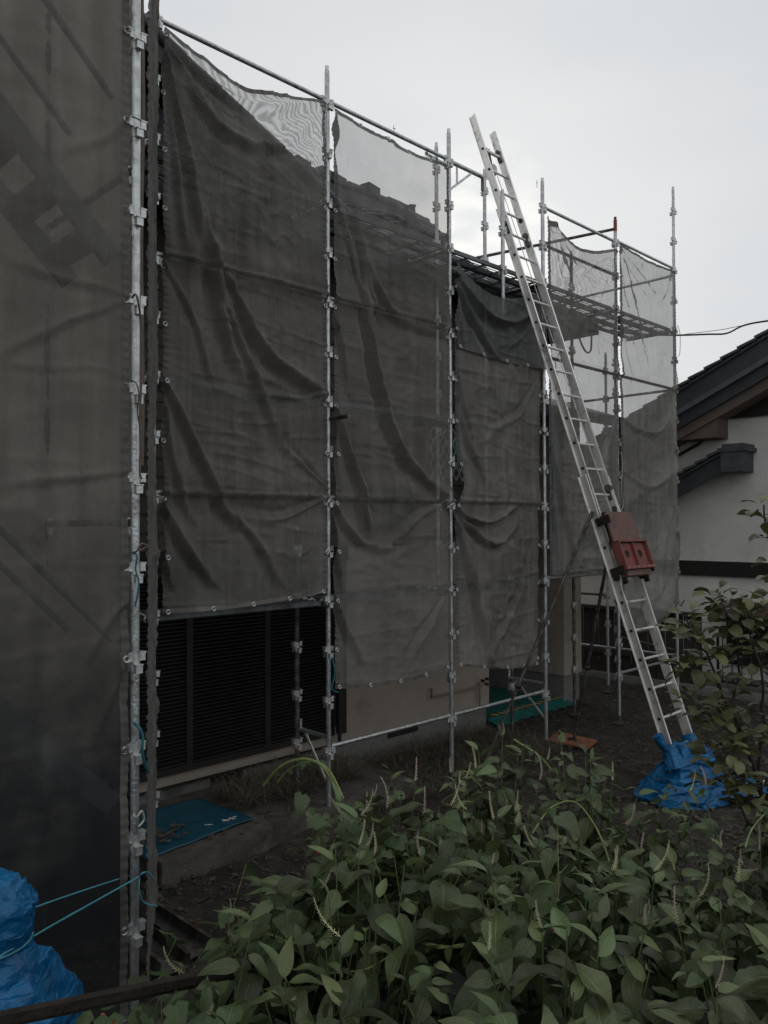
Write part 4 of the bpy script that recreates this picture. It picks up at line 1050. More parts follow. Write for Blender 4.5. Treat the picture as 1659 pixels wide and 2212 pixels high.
# folded cloth hanging beside the nearest pole
t = thing('folded_cloth', 'narrow brown folded cloth hanging just right of the nearest pole', 'cloth', W(-.93, 1.62, 3.2), rot=ANG)
k = MB()
for i in range(26):
    z0, z1 = i * .24, (i + 1) * .24; x0, x1 = .006 * math.sin(i * .9), .006 * math.sin((i + 1) * .9)
    for (ua, ub, v) in ((-.024, .0, .0), (.0, .024, .012)):
        k.add([(x0 + ua, -v, z0), (x0 + ub, v - .012, z0), (x1 + ub, v - .012, z1), (x1 + ua, -v, z1)], [(0, 1, 2, 3)], True)
k.build('fold', 'strap_brown', t)

# label strip sewn on the pale net
t = thing('net_label', 'small white label with green dots at the top right of the pale net', 'label', W(3.35, .05, ze(3.98)), rot=ANG)
k = MB(); k.add([(-.16, 0, .02), (.16, 0, -.0), (.16, 0, .045), (-.16, 0, .065)], [(0, 1, 2, 3)]); k.add([(-.16, .002, .02), (.16, .002, -.0), (.16, .002, .045), (-.16, .002, .065)], [(3, 2, 1, 0)]); k.build('strip', 'label_white', t)
for x in (-.13, .03):
    k = MB(); k.tube([(x, -.001, .043 - x * .06), (x, -.004, .043 - x * .06)], .017, 12); k.build('dot', 'label_green', t)
k = MB()
for i in range(7): k.box((-.09 + i * .013 + (.14 if i > 3 else 0), -.002, .040 - i * .0012 - (.01 if i > 3 else 0)), (.008, .002, .014))
k.build('lettering', 'label_green', t)

# ------------------------------------------------------------------ ties, straps, cables
def cord(pts, r, m, label, cat='cord', name='tie_cord', group=None, parts=()):
    pts = [Vector(p) for p in pts]
    # catmull-rom
    out_ = []
    for i in range(len(pts) - 1):
        p0 = pts[max(i - 1, 0)]; p1 = pts[i]; p2 = pts[i + 1]; p3 = pts[min(i + 2, len(pts) - 1)]
        for k in range(6):
            t_ = k / 6
            out_.append(.5 * ((2 * p1) + (p2 - p0) * t_ + (2 * p0 - 5 * p1 + 4 * p2 - p3) * t_ ** 2 + (3 * p1 - p0 - 3 * p2 + p3) * t_ ** 3))
    out_.append(pts[-1])
    o_ = out_[0].copy()
    k = MB(); k.tube([p - o_ for p in out_], r, 6); ob = k.build(name, m, None, o_)
    return tag(ob, label, cat, group) if label else ob
D1 = 4.24
def D_(x, y, Y): return at_depth(x, y, Y)
cord([D_(286, 252, D1), D_(296, 256, D1 - .05), D_(305, 261, D1)], .004, 'rope_teal', 'short teal tie from the third eyelet of the big left net')
cord([D_(285, 643, D1), D_(293, 636, D1 - .05), D_(299, 655, D1 - .05), D_(304, 700, D1), D_(306, 800, D1), D_(302, 900, D1), D_(304, 960, D1), D_(302, 1020, D1), D_(307, 1035, D1)], .006, 'strap_brown', 'long brown strap hanging down the nearest pole')
cord([D_(283, 822, D1), D_(294, 828, D1 - .06), D_(300, 850, D1 - .06), D_(297, 890, D1 - .06), D_(302, 925, D1 - .04), D_(303, 950, D1 - .04)], .0035, 'wire_dark', 'thin dark wire looped from the fifth eyelet on the nearest pole')
cord([D_(286, 1194, D1), D_(296, 1190, D1 - .06), D_(305, 1175, D1 - .06), D_(317, 1180, D1 - .02), D_(300, 1190, D1 - .06)], .005, 'strap_brown', 'knotted brown tie around the nearest pole')
cord([D_(287, 1195, D1), D_(296, 1200, D1 - .07), D_(293, 1230, D1 - .06), D_(300, 1262, D1 - .06), D_(292, 1310, D1 - .06)], .005, 'rope_teal', 'teal cord hanging from the knotted tie on the nearest pole')
cord([D_(290, 1563, D1), D_(299, 1570, D1 - .06), D_(308, 1590, D1 - .05), D_(307, 1620, D1 - .05), D_(313, 1650, D1), D_(321, 1668, D1 + .1)], .008, 'rope_teal', 'teal cord dangling in a zigzag low on the nearest pole')
cord([D_(288, 1760, D1), D_(296, 1765, D1 - .06), D_(306, 1752, D1 - .05), D_(311, 1770, D1), D_(300, 1785, D1 - .05)], .006, 'rope_white', 'white looped tie low on the nearest pole')
cord([W(PA['P4'] + .03, .05, ze(.95)), W(PA['P4'] + .05, .06, ze(.75)), W(PA['P4'] + .10, .06, ze(.55))], .006, 'rope_teal', 'teal cord hanging beside the fourth pole')
cord([W(PA['P5'] + .03, .05, ze(1.1)), W(PA['P5'] + .08, .06, ze(.9)), W(PA['P5'] + .11, .06, ze(.3)), W(PA['P5'] + .10, .05, ze(-.1))], .005, 'rope_teal', 'thin teal cord hanging right of the ladder pole')
cord([W(PA['P3'] + .0, .05, ze(-1.25)), W(PA['P3'] + .03, .06, ze(-1.4)), W(PA['P3'] + .0, .05, ze(-1.55)), W(PA['P3'] + .09, .04, ze(-1.6))], .008, 'rope_teal', 'faded green cord wound low on the pole by the shutters')
k_ = W(PA['P6'] + .02, .05, 0)
cord([k_ + UP * ze(1.05), k_ + UP * ze(.85) + DA * .04, k_ + UP * ze(.55), k_ + UP * ze(.3) + DA * .05, k_ + UP * ze(.22)], .006, 'rope_white', 'white cord knotted down the pole behind the red hoist carriage')
cord([W(PA['P7'] + .03, .04, ze(3.2)), W(PA['P7'] + .12, .04, ze(3.05)), W(PA['P7'] + .10, .04, ze(2.75)), W(PA['P7'] + .03, .04, ze(2.7))], .004, 'wire_dark', 'wire loop on the far corner pole above the cable')
# twisted wires that hold the top hem
for (x, y, lab) in ((851, 280, 'twist of wire sticking up from the rail over the pale net'), (1387, 575, 'knot of wire on the rail over the last net'), (1160, 397, 'small wire loop near the top of the ladder-side pole')):
    p = on_n(x, y, .04)
    cord([p - UP * .05, p, p + UP * .02 + DA * .02, p + UP * .01 - DA * .01, p + UP * .045], .003, 'wire_dark', lab)
# power cable
p0 = on_n(1465, 724, .05)
cb = cord([on_n(1240, 700, -.6), on_n(1262, 755, -.55), on_n(1276, 757, -.5), on_n(1280, 715, -.45), on_n(1300, 712, -.4), on_n(1380, 722, -.1), p0, D_(1530, 722, 12.6), D_(1570, 720, 12.2), D_(1610, 702, 11.8), D_(1680, 690, 11.3), D_(1900, 660, 10)], .014, 'wire_dark', 'grey power cable running from the scaffold corner out over the neighbouring roof', 'cable', 'power_cable')
k = MB(); k.tube([p0 - cb.location, D_(1560, 712, 12.3) - cb.location, D_(1680, 688, 11.3) - cb.location, D_(1900, 655, 10) - cb.location], .005, 5); k.build('messenger_wire', 'wire_dark', cb)

# ------------------------------------------------------------------ aluminium hoist ladder
LB = W(4.78, 2.14, .05)
E_ = (-DN * .3465 + UP).normalized(); M_ = (DN + UP * .3465).normalized()     # along the ladder; towards the yard
lad = thing('hoist_ladder', 'tall aluminium extension ladder with a roof hoist, leaning on the scaffold', 'ladder', LB)
def LP(u, s, v=0.0): return DA * u + E_ * s + M_ * v
def rail_c(mb, u, s0, s1, v, depth, flange, out):
    """C-section rail; out = +1 flanges point outward to +u"""
    c = lambda uu, vv, s: LP(u + uu, s, v + vv)
    def bx(u0, u1, v0, v1):
        vs_ = [c(uu, vv, s) for s in (s0, s1) for vv in (v0, v1) for uu in (u0, u1)]
        mb.add(vs_, [(0, 1, 3, 2), (4, 6, 7, 5), (0, 4, 5, 1), (2, 3, 7, 6), (0, 2, 6, 4), (1, 5, 7, 3)])
    bx(-.003, .003, -depth / 2, depth / 2)
    f0, f1 = sorted((out * .003, out * flange))
    bx(f0, f1, depth / 2 - .005, depth / 2); bx(f0, f1, -depth / 2, -depth / 2 + .005)
secs = [(0.0, .475, 0.0, 3.55, 0.0, .105), (.04, .432, 3.05, 7.15, .012, .098), (.058, .415, 6.72, 8.42, .024, .088)]
for (u0, u1, s0, s1, v, dp) in secs:
    for u, o_ in ((u0, -1), (u1, 1)):
        k = MB(); rail_c(k, u, s0, s1 + (.12 if u == u0 and s1 > 8 else 0), v, dp, .024, -o_ * -1); k.build('rail', 'alu', lad)
NR_ = 24
s_first = (ze(-2.03) - .05) / E_.z
dS = .3135
for i in range(-1, 24):
    s_ = s_first + i * dS
    if s_ < .3 or s_ > 8.2: continue
    sec = secs[0] if s_ < 3.1 else secs[1] if s_ < 6.8 else secs[2]
    k = MB(); k.tube([LP(sec[0] - .004, s_, sec[4]), LP(sec[1] + .004, s_, sec[4])], .0155 if s_ < 8.0 else .022, 8, True)
    rg = k.build('rung', 'alu', lad)
    k = MB(); k.tube([LP(sec[0] - .012, s_, sec[4]), LP(sec[0] - .0045, s_, sec[4])], .017, 10, True); k.build('rung_end', 'black_iron', rg)
# section clamps, pulley, rope
for (u, s_, sz) in ((.045, 3.52, .06), (.44, 3.40, .09), (.44, 3.15, .06), (.42, 6.82, .08), (.05, 6.9, .05), (.43, 7.05, .06), (.40, 8.1, .05)):
    k = MB(); k.tube([LP(u - .03, s_, .03), LP(u + .02, s_, .03)], sz * .5, 10); k.box(LP(u, s_ - .08, .02), (.03, .05, .13), Matrix((DA, M_, E_)).transposed()); k.build('clamp', 'galv_old', lad)
k = MB(); k.tube([LP(.19, 7.78, -.05), LP(.215, 7.78, -.05)], .10, 20)
pl_ = k.build('pulley', 'galv_light', lad)
k = MB(); k.tube([LP(.187, 7.78, -.05), LP(.218, 7.78, -.05)], .028, 12); k.build('hub', 'black_iron', pl_)
k = MB(); k.bar(LP(.18, 8.1, 0), LP(.18, 7.7, -.05), .01, .04, M_); k.bar(LP(.225, 8.1, 0), LP(.225, 7.7, -.05), .01, .04, M_); k.build('pulley_bracket', 'galv_old', lad)
k = MB(); k.tube([LP(.30, 7.8, -.03), LP(.315, 3.4, .03), LP(.30, 2.9, .05)], .0045, 6); k.build('hoist_rope', 'galv_light', lad)
# props to the ground
for (p, q) in ((LP(-.02, 3.12, 0), W(3.85, .2, .02) - LB), (LP(.46, 3.05, -.02), W(6.0, .07, .05) - LB)):
    k = MB(); m_ = (p * .35 + q * .65); k.tube([p, m_], .021, 10); k.tube([m_, q], .0165, 10)
    pr = k.build('prop', 'galv_old', lad)
    k = MB(); k.tube([m_ - Vector((.03, 0, 0)), m_ + Vector((.03, 0, 0))], .035, 8); k.build('knob', 'black_iron', pr)
k = MB(); k.tube([LP(-.02, 3.1, -.03), LP(.5, 3.1, -.03)], .016, 8); k.build('cross_tube', 'galv_old', lad)
# plywood pad under the right prop
cs = [hit(x / 1.4756, y / 1.4756, (0, 0, .02), UP) for x, y in ((1743, 2362), (1779, 2336), (1905, 2364), (1874, 2389))]
cc = sum(cs, Vector()) / 4; t = MB(); thick(t, [p - cc + UP * .02 for p in cs][::-1], .02)
o_ = t.build('plywood_pad', 'plywood', None, cc); tag(o_, 'square red-brown plywood pad on the ground under the ladder prop', 'board')
k = MB(); k.box((0, 0, .03), (.1, .1, .012)); k.build('foot_plate', 'black_iron', o_)

# red hoist carriage
car = thing('hoist_carriage', 'red hoist carriage with a worn board and two round holes, riding on the ladder', 'hoist carriage', LB + LP(.24, 2.7, .1))
co_ = car.location - LB
def CP(u, s, v): return LP(.24 + (u - .24) * 1.12, s, v) - co_
def cbox(mb, u0, u1, s0, s1, v0, v1):
    vs_ = [CP(uu, s, vv) for s in (s0, s1) for vv in (v0, v1) for uu in (u0, u1)]
    return mb.add(vs_, [(0, 1, 3, 2), (4, 6, 7, 5), (0, 4, 5, 1), (2, 3, 7, 6), (0, 2, 6, 4), (1, 5, 7, 3)])
# board with rounded top corners
k = MB(); u0, u1, s0, s1 = -.02, .50, 2.60, 3.06
outl = [(u0, s0), (u1, s0)] + [(u1 - .05 + .05 * math.cos(t_), s1 - .05 + .05 * math.sin(t_)) for t_ in np.linspace(0, math.pi / 2, 6)] + [(u0 + .05 + .05 * math.cos(t_), s1 - .05 + .05 * math.sin(t_)) for t_ in np.linspace(math.pi / 2, math.pi, 6)]
n_ = len(outl); vs_ = [CP(u, s, v) for v in (.135, .160) for u, s in outl]
k.add(vs_, [tuple(range(n_))[::-1], tuple(range(n_, 2 * n_))] + [(i, (i + 1) % n_, (i + 1) % n_ + n_, i + n_) for i in range(n_)])
k.build('board', 'red_board', car)
# red tray: floor plate standing out from the board, with ribs and two holes
def tray_plate(u0, u1, s0, s1, v, hole):
    mb = MB(); seg = 24; cu, cs = (u0 + u1) / 2, (s0 + s1) / 2
    for v_, fl in ((v, False), (v - .006, True)):
        inner = [CP(cu + hole * math.cos(2 * math.pi * i / seg), cs + .01 + hole * math.sin(2 * math.pi * i / seg), v_) for i in range(seg)]
        outer = []
        for i in range(seg):
            c_, s__ = math.cos(2 * math.pi * i / seg), math.sin(2 * math.pi * i / seg)
            f = min((u1 - u0) / 2 / max(abs(c_), 1e-6), (s1 - s0) / 2 / max(abs(s__), 1e-6)); outer.append(CP(cu + c_ * f, cs + s__ * f, v_))
        fs = [(i, (i + 1) % seg, (i + 1) % seg + seg, i + seg) for i in range(seg)]
        if not fl: fs = [f_[::-1] for f_ in fs]
        mb.add(inner + outer, fs)
        # square corners
        for (cu_, cs_) in ((u0, s0), (u0, s1), (u1, s0), (u1, s1)): pass
    return mb
for (ua, ub) in ((-.01, .245), (.245, .50)):
    tray_plate(ua + .012, ub - .012, 2.42, 2.685, .175, .043).build('hole_plate', 'red_paint', car)
k = MB(); cbox(k, -.02, .51, 2.40, 2.70, .161, .166); k.build('tray_back', 'rust_iron', car)
k = MB()
cbox(k, -.03, -.015, 2.38, 2.71, .12, .215); cbox(k, .505, .52, 2.38, 2.71, .12, .215); cbox(k, .238, .252, 2.40, 2.69, .17, .205)
cbox(k, -.03, .52, 2.695, 2.712, .12, .212); cbox(k, -.04, .53, 2.385, 2.42, .15, .222)
k.build('tray_frame', 'red_paint', car)
k = MB(); cbox(k, -.0, .47, 2.32, 2.38, .10, .185); k.build('toe_board', 'red_board', car)
for (uu, ss) in ((-.045, 2.40), (.525, 2.40), (-.02, 2.98)):
    k = MB(); cbox(k, uu - .012, uu + .012, ss - .05, ss + .04, .02, .19); k.build('side_plate', 'rust_iron', car)
for (uu, ss) in ((-.02, 2.33), (-.02, 2.98), (.48, 2.33), (.48, 2.98)):
    k = MB(); k.tube([CP(uu - .035, ss, .06), CP(uu + .0, ss, .06)], .034, 16); k.build('wheel', 'black_iron', car)
for uu in (.0, .09, .18, .30, .39, .48):
    k = MB(); k.tube([CP(uu, 2.403, .222), CP(uu, 2.403, .228)], .007, 8); k.build('bolt', 'galv_light', car)
for uu in (.03, .46):
    k = MB(); cbox(k, uu - .015, uu + .015, 2.25, 3.07, .085, .134); k.build('runner', 'rust_iron', car)

# ------------------------------------------------------------------ blue tarpaulin bags
def bag(name, label, cx, cy, rings, seed, seg=14, sub=12, m='tarp', jit=.13, dense=3):
    """stiff sheet drawn over a body: flat facets between taut ridges
    rings: (height, centre dx, centre dy, radius x, radius y, crumple)"""
    r_ = np.random.default_rng(seed); R0 = np.array(rings, float)
    # one more ring between each pair so that creases cross
    RR = [R0[0]]
    for a_, b_ in zip(R0[:-1], R0[1:]):
        for k in range(1, dense): RR.append(a_ * (1 - k / dense) + b_ * k / dense)
        RR.append(b_)
    RR = np.array(RR); nr, K = len(RR), seg
    G = np.zeros((nr, K, 3)); drift = np.cumsum(r_.normal(0, .05, (nr, K)), 0)
    pleat = 1 + .16 * (np.arange(K) % 2 - .5)
    for q in range(nr):
        h, dx, dy, rx, ry, cr = RR[q]
        th = (np.arange(K) + r_.normal(0, .16, K)) / K * 2 * math.pi + drift[q] * .5
        rad = pleat ** (cr * 2.6) * (1 + r_.normal(0, jit * .45, K) * (cr + .25))
        G[q, :, 0] = cx + dx + rx * rad * np.cos(th); G[q, :, 1] = cy + dy + ry * rad * np.sin(th)
        G[q, :, 2] = h + r_.normal(0, .018, K) * (0 if q in (0, nr - 1) else 1) * min(1, rx * 5)
    nf = (nr - 1) * sub + 1; ns_ = K * sub + 1
    P = np.zeros((nf, ns_, 3)); U = np.zeros((nf, ns_, 2))
    diag = r_.random((nr, K)) > .5
    for y in range(nf):
        q = min(y // sub, nr - 2); v = y / sub - q
        for x in range(ns_):
            k = (x // sub) % K if x < ns_ - 1 else K - 1; u = x / sub - (x // sub) if x < ns_ - 1 else 1.0
            a_, b_, c_, d_ = G[q, k], G[q, (k + 1) % K], G[q + 1, (k + 1) % K], G[q + 1, k]
            if diag[q, k]:
                p = a_ + (b_ - a_) * u + (c_ - b_) * v if u > v else a_ + (d_ - a_) * v + (c_ - d_) * u
            else:
                p = a_ + (b_ - a_) * u + (d_ - a_) * v if u + v < 1 else c_ + (d_ - c_) * (1 - u) + (b_ - c_) * (1 - v)
            P[y, x] = p; U[y, x] = (x / ns_, y / nf)
    # soften the ridges a little, then small crumples
    for _ in range(2):
        Q = P.copy(); Q[:, 1:-1] = (P[:, :-2] + 2 * P[:, 1:-1] + P[:, 2:]) / 4
        e = (P[:, -2] + 2 * P[:, 0] + P[:, 1]) / 4; Q[:, 0] = e; Q[:, -1] = e
        P = Q; Q = P.copy(); Q[1:-1] = (P[:-2] + 2 * P[1:-1] + P[2:]) / 4; P = Q
    c = np.array([cx, cy, 0]); rad = P - c; rad[..., 2] = 0; L_ = np.linalg.norm(rad, axis=-1, keepdims=True) + 1e-6; nn = rad / L_
    ax_ = np.arctan2(nn[..., 1], nn[..., 0])
    s1 = fbm(np.cos(ax_) * 4 + P[..., 2] * 7 + 20, np.sin(ax_) * 4 + P[..., 2] * 9 + 20, seed + 3, 3)
    P += nn * (.010 * (1 - 2.5 * np.abs(s1)))[..., None] * np.clip(L_ * 6, 0, 1)
    P[:, -1] = P[:, 0]; P[..., 2] = np.maximum(P[..., 2], -.02)
    return grid_mesh(name, P, U, m, smooth=True)
bc = W(4.78 + .27, 2.12)
tb = thing('tarpaulin_bag', 'blue tarpaulin bag bundled round the foot of the aluminium ladder', 'tarpaulin', bc)
me = bag('cover', '', 0, 0, [(-.01, -.14, 0, .44, .34, .25), (.07, -.15, 0, .45, .34, .35), (.20, -.11, 0, .37, .30, .5), (.32, -.05, .0, .30, .26, .6), (.42, -.04, 0, .255, .22, .6), (.50, -.06, 0, .20, .16, .5), (.55, -.08, 0, .15, .10, .4), (.56, -.09, 0, .07, .05, .2), (.54, -.09, 0, .01, .01, .0)], 3)
link('cover', me, tb)
# collars gathered round the two rails
for (u, hh) in ((0.0, .60), (.475, .62)):
    c1 = LB + LP(u, (hh - .30) / E_.z, 0) - bc; c0 = LB + LP(u, (hh - .05) / E_.z, 0) - bc
    ax = (c0 - c1)
    me = bag('collar', '', 0, 0, [(0, .0, 0, .125, .12, .3), (.10, 0, 0, .095, .095, .35), (.18, 0, 0, .068, .080, .3), (.235, 0, 0, .058, .070, .4)], 5 + int(u * 10), seg=10, sub=6)
    o_ = link('collar', me, tb, c1); o_.rotation_euler = ax.to_track_quat('Z', 'Y').to_euler()
k = MB(); p_ = LB + LP(-.06, .50, 0) - bc; k.tube([p_, p_ + Vector((-.05, 0, .07)), p_ + Vector((-.09, 0, .16))], [.03, .045, .055], 7); k.build('loose_end', 'tarp', tb)
# plank and scrap of tarpaulin on the ground right of the bag
def flat_board(c, l, w, t_, rot, m, name, label, cat, tilt=0):
    b_ = MB(); b_.box((0, 0, t_ / 2), (l, w, t_)); o_ = b_.build(name, m, None, c); o_.rotation_euler = (tilt, 0, rot); return tag(o_, label, cat)
gp_ = hit(1525, 1727, (0, 0, 0), UP)
flat_board(gp_ + UP * .02, .34, .1, .035, .35, 'plywood', 'wood_offcut', 'reddish wooden offcut on the ground at the right of the blue bag', 'board')
q0 = hit(1612, 1722, (0, 0, 0), UP)
P = np.zeros((30, 30, 3)); U = np.zeros((30, 30, 2))
for j in range(30):
    for i in range(30):
        x = (i / 29 - .5) * .75; y = (j / 29 - .5) * .45
        P[j, i] = (x + .04 * math.sin(j * .5), y, 0); U[j, i] = (i / 29, j / 29)
P[..., 2] = .05 + .09 * np.abs(fbm(P[..., 0] * 5 + 3, P[..., 1] * 5, 21, 4)) + .05 * np.exp(-((P[..., 0] - .1) / .15) ** 2)
o_ = link('tarpaulin_scrap', grid_mesh('tarpaulin_scrap', P, U, 'tarp'), None, q0); tag(o_, 'crumpled blue tarpaulin scrap with an eyelet, on the soil right of the bag', 'tarpaulin')
ey = link('eyelet', GRM, o_, (.12, -.16, .20)); ey.scale = (1.6, 1.6, 1.6); ey.rotation_euler = (R(50), 0, 0)

# left bundle tied with light blue rope, in the corner
lc = D_(-6, 2050, 3.25)
lb = thing('tarpaulin_bundle', 'blue tarpaulin bundle tied with pale cord in the bottom left corner', 'tarpaulin', (lc.x, lc.y, 0))
def HZ(y): return D_(0, y, 3.2).z
me = bag('cover', '', 0, 0, [(HZ(2230), .02, 0, 0.327, .34, .22), (HZ(2180), .02, 0, 0.284, .30, .25), (HZ(2120), 0, 0, 0.215, .23, .25), (HZ(2072), 0, 0, 0.142, .15, .2), (HZ(2050), 0, 0, 0.116, .13, .12), (HZ(2020), 0, 0, 0.142, .15, .1), (HZ(1975), 0, 0, 0.150, .15, .12), (HZ(1938), .0, 0, 0.120, .12, .12), (HZ(1908), -.01, 0, 0.086, .08, .1), (HZ(1898), -.02, 0, 0.017, .02, 0)], 12)
link('cover', me, lb)
k = MB(); hz = HZ(2050)
k.tube([Vector((.130 * math.cos(t_), .143 * math.sin(t_), hz + .008 * math.sin(t_ + 1))) for t_ in np.linspace(0, 2 * math.pi, 30)], .005, 6, False); k.build('binding_cord', 'rope_blue', lb)
pk = D_(302, 1893, 4.22)
cord([D_(0, 2066, 3.07), D_(90, 2012, 3.4), D_(200, 1950, 3.85), pk], .0045, 'rope_blue', 'lower pale blue rope from the blue bundle to the nearest pole', 'rope', 'rope')
cord([D_(20, 1985, 3.2), D_(84, 1957, 3.5), D_(200, 1917, 3.95), D_(288, 1889, 4.3)], .004, 'rope_blue', 'thinner blue rope above, running behind the nearest pole', 'rope', 'rope')
cord([pk, D_(308, 1886, 4.2), D_(320, 1885, 4.3), D_(332, 1900, 4.35)], .005, 'rope_blue', 'short curled rope end at the knot on the nearest pole', 'rope', 'rope')
cord([pk, D_(301, 1925, 4.2), D_(312, 1950, 4.25), D_(340, 1957, 4.35)], .004, 'rope_blue', 'loose rope end drooping to the ground from the nearest pole', 'rope', 'rope')
# rusty rail along the bottom left
ra, rb_ = D_(-60, 2212, 2.3), D_(560, 2085, 2.75)
t = thing('boundary_rail', 'rusty iron rail crossing the bottom left corner in front of the blue bundle', 'rail', (ra + rb_) / 2)
k = MB(); k.bar(ra - t.location, rb_ - t.location, .03, .028); k.build('bar', 'rust_iron', t)
k = MB(); k.bar(ra - t.location - UP * .02 + Vector((0, .014, 0)), rb_ - t.location - UP * .02 + Vector((0, .014, 0)), .006, .035); k.build('flange', 'rust_iron', t)
for f in (.02, .98):
    p = ra.lerp(rb_, f) - t.location; k = MB(); k.tube([p, p - UP * (ra.z)], .02); k.build('post', 'rust_iron', t)
# steel planks on the ground right of the nearest pole
for i, (x0, y0, x1, y1, lab) in enumerate(((300, 1962, 430, 2050, 'grey steel channel plank lying right of the nearest pole, upper one'), (296, 2015, 380, 2085, 'grey steel channel plank lying lowest behind the leaves'))):
    p = hit(x0, y0, (0, 0, .1), UP); q = hit(x1, y1, (0, 0, .1), UP); m_ = (p + q) / 2
    t = thing('steel_plank', lab, 'plank', m_)
    p, q = p - m_, q - m_; sd = (q - p).cross(UP).normalized()
    k = MB(); k.bar(p - UP * .04, q - UP * .04, .20, .004); k.build('web', 'galv_old', t)
    for sg in (-1, 1):
        k = MB(); k.bar(p + sd * sg * .1, q + sd * sg * .1, .004, .09); k.bar(p + sd * sg * .088 + UP * .045, q + sd * sg * .088 + UP * .045, .028, .004); k.build('flange', 'galv_old', t)
mc = hit(500, 1858, (0, 0, 0), UP)
k = MB(); k.tube([(0, 0, -.05), (0, 0, .03)], .19, 32); mh = k.build('drain_cover', 'mossy_iron', None, hit(492, 1925, (0, 0, 0), UP)); mh.location = hit(330 + 10, 1845, (0, 0, 0), UP)
tag(mh, 'round dark drain cover at the foot of the second pole', 'drain cover')
k = MB(); k.tube([(0, 0, .03), (0, 0, .036)], .16, 32); k.build('lid', 'mossy_iron', mh)

# ------------------------------------------------------------------ dry cuttings and weeds on the ground
def blades(n_, area, hmin, hmax, lmin, lmax, w, flat, seed):
    r_ = np.random.default_rng(seed); vs_ = []; fs = []
    for i in range(n_):
        a_, nn = area(r_); base = W(a_, nn, r_.uniform(hmin, hmax)); L_ = r_.uniform(lmin, lmax)
        th = r_.uniform(0, 6.28); el = r_.normal(0, flat)
        d = Vector((math.cos(th) * math.cos(el), math.sin(th) * math.cos(el), abs(math.sin(el))))
        sd = d.cross(UP).normalized() * w * r_.uniform(.5, 1.3)
        mid = base + d * L_ * .5 + UP * L_ * r_.uniform(0, .25); tip = base + d * L_
        k = len(vs_); vs_ += [base - sd, base + sd, mid + sd * .8, mid - sd * .8, tip]
        fs += [(k, k + 1, k + 2, k + 3), (k + 3, k + 2, k + 4)]
    return vs_, fs
def stuffmesh(name, vf, m, label=None):
    me = bpy.data.meshes.new(name); me.from_pydata(vf[0], [], vf[1]); me.materials.append(MATS[m]); me.update()
    o_ = link(name, me); o_['kind'] = 'stuff'
    if label: o_['label'] = label
    return o_
def areaA(r):
    a_ = r.uniform(1.3, 5.6); return a_, r.uniform(-1.15, .25) if a_ > 2.4 else r.uniform(-1.15, -.2)
stuffmesh('dry_grass', blades(9000, areaA, .02, .11, .08, .30, .0028, .25, 4), 'straw', 'dark dry grass cuttings heaped between the scaffold and the wall')
stuffmesh('dry_grass', blades(2600, lambda r: (r.uniform(1.15, 2.7), r.uniform(-1.0, -.35)), .2, .34, .08, .28, .003, .3, 14), 'straw', 'pile of dry cuttings on the concrete step')
stuffmesh('ground_litter', blades(9000, lambda r: (r.uniform(-2, 12), r.uniform(-1.2, 5)), .0, .02, .02, .12, .002, .12, 24), 'straw', 'scattered straw and litter on the bare soil')
stuffmesh('low_weeds', blades(6000, lambda r: (r.uniform(6, 14), r.uniform(-3, 2.4)), .0, .01, .03, .10, .003, .8, 34), 'leaf_low', 'short weeds on the ground beyond the ladder')
def pebbles(n_, area, seed):
    r_ = np.random.default_rng(seed); vs_ = []; fs = []
    for i in range(n_):
        a_, nn = area(r_); c = W(a_, nn, .0); rr = abs(r_.normal(.012, .012)) + .005; k = len(vs_)
        for v in ((1, 0, 0), (-1, 0, 0), (0, 1, 0), (0, -1, 0), (0, 0, .7), (0, 0, -1)): vs_.append(c + Vector(v) * rr * r_.uniform(.6, 1.2))
        fs += [(k, k + 2, k + 4), (k + 2, k + 1, k + 4), (k + 1, k + 3, k + 4), (k + 3, k, k + 4)]
    return vs_, fs
stuffmesh('pebbles', pebbles(3500, lambda r: (r.uniform(-2, 11), r.uniform(-1.1, 4.5)), 54), 'pebble', 'small stones on the bare soil')
def litter(n_, area, seed, hz):
    r_ = np.random.default_rng(seed); vs_ = []; fs = []
    for i in range(n_):
        a_, nn = area(r_); c = W(a_, nn, hz + r_.uniform(0, .015)); th = r_.uniform(0, 6.28); l = r_.uniform(.015, .045)
        d = Vector((math.cos(th), math.sin(th), r_.uniform(-.2, .3))) * l; sd = Vector((-math.sin(th), math.cos(th), r_.uniform(-.3, .3))) * l * .4; k = len(vs_)
        vs_ += [c - d, c + sd, c + d, c - sd]; fs += [(k, k + 1, k + 2, k + 3)]
    return vs_, fs
stuffmesh('leaf_litter', litter(5000, lambda r: (r.uniform(-2, 11), r.uniform(-1.1, 4.5)), 64, .0), 'litter', 'dead leaves and scraps on the bare soil')
stuffmesh('leaf_litter', litter(260, lambda r: (r.uniform(.1, 2.8), r.uniform(-1.1, 0)), 74, .185), 'litter', 'dead leaves and scraps on the concrete step')
stuffmesh('leaf_litter', litter(90, lambda r: (abs(r.normal(.25, .2)), -.35 + r.normal(0, .12)), 84, .225), 'litter', 'dead leaves on the blue sheet')
# heap under the cuttings
P = np.zeros((40, 90, 3)); U = np.zeros((40, 90, 2))
for j in range(40):
    for i in range(90):
        p = W(1.1 + 4.6 * i / 89, -1.24 + 1.5 * j / 39); P[j, i] = p; U[j, i] = (i / 89, j / 39)
s_, t_ = U[..., 0], U[..., 1]
P[..., 2] = -.03 + .16 * np.sin(np.pi * np.clip(t_, 0, 1)) ** .6 * np.clip(np.minimum(s_ * 8, (1 - s_) * 5), 0, 1) * (.7 + .5 * fbm(s_ * 12, t_ * 5, 44, 4)) + .12 * np.exp(-((s_ - .1) / .12) ** 2) * np.sin(np.pi * t_) 
o_ = link('cuttings_heap', grid_mesh('cuttings_heap', P, U, 'soil')); o_['kind'] = 'stuff'

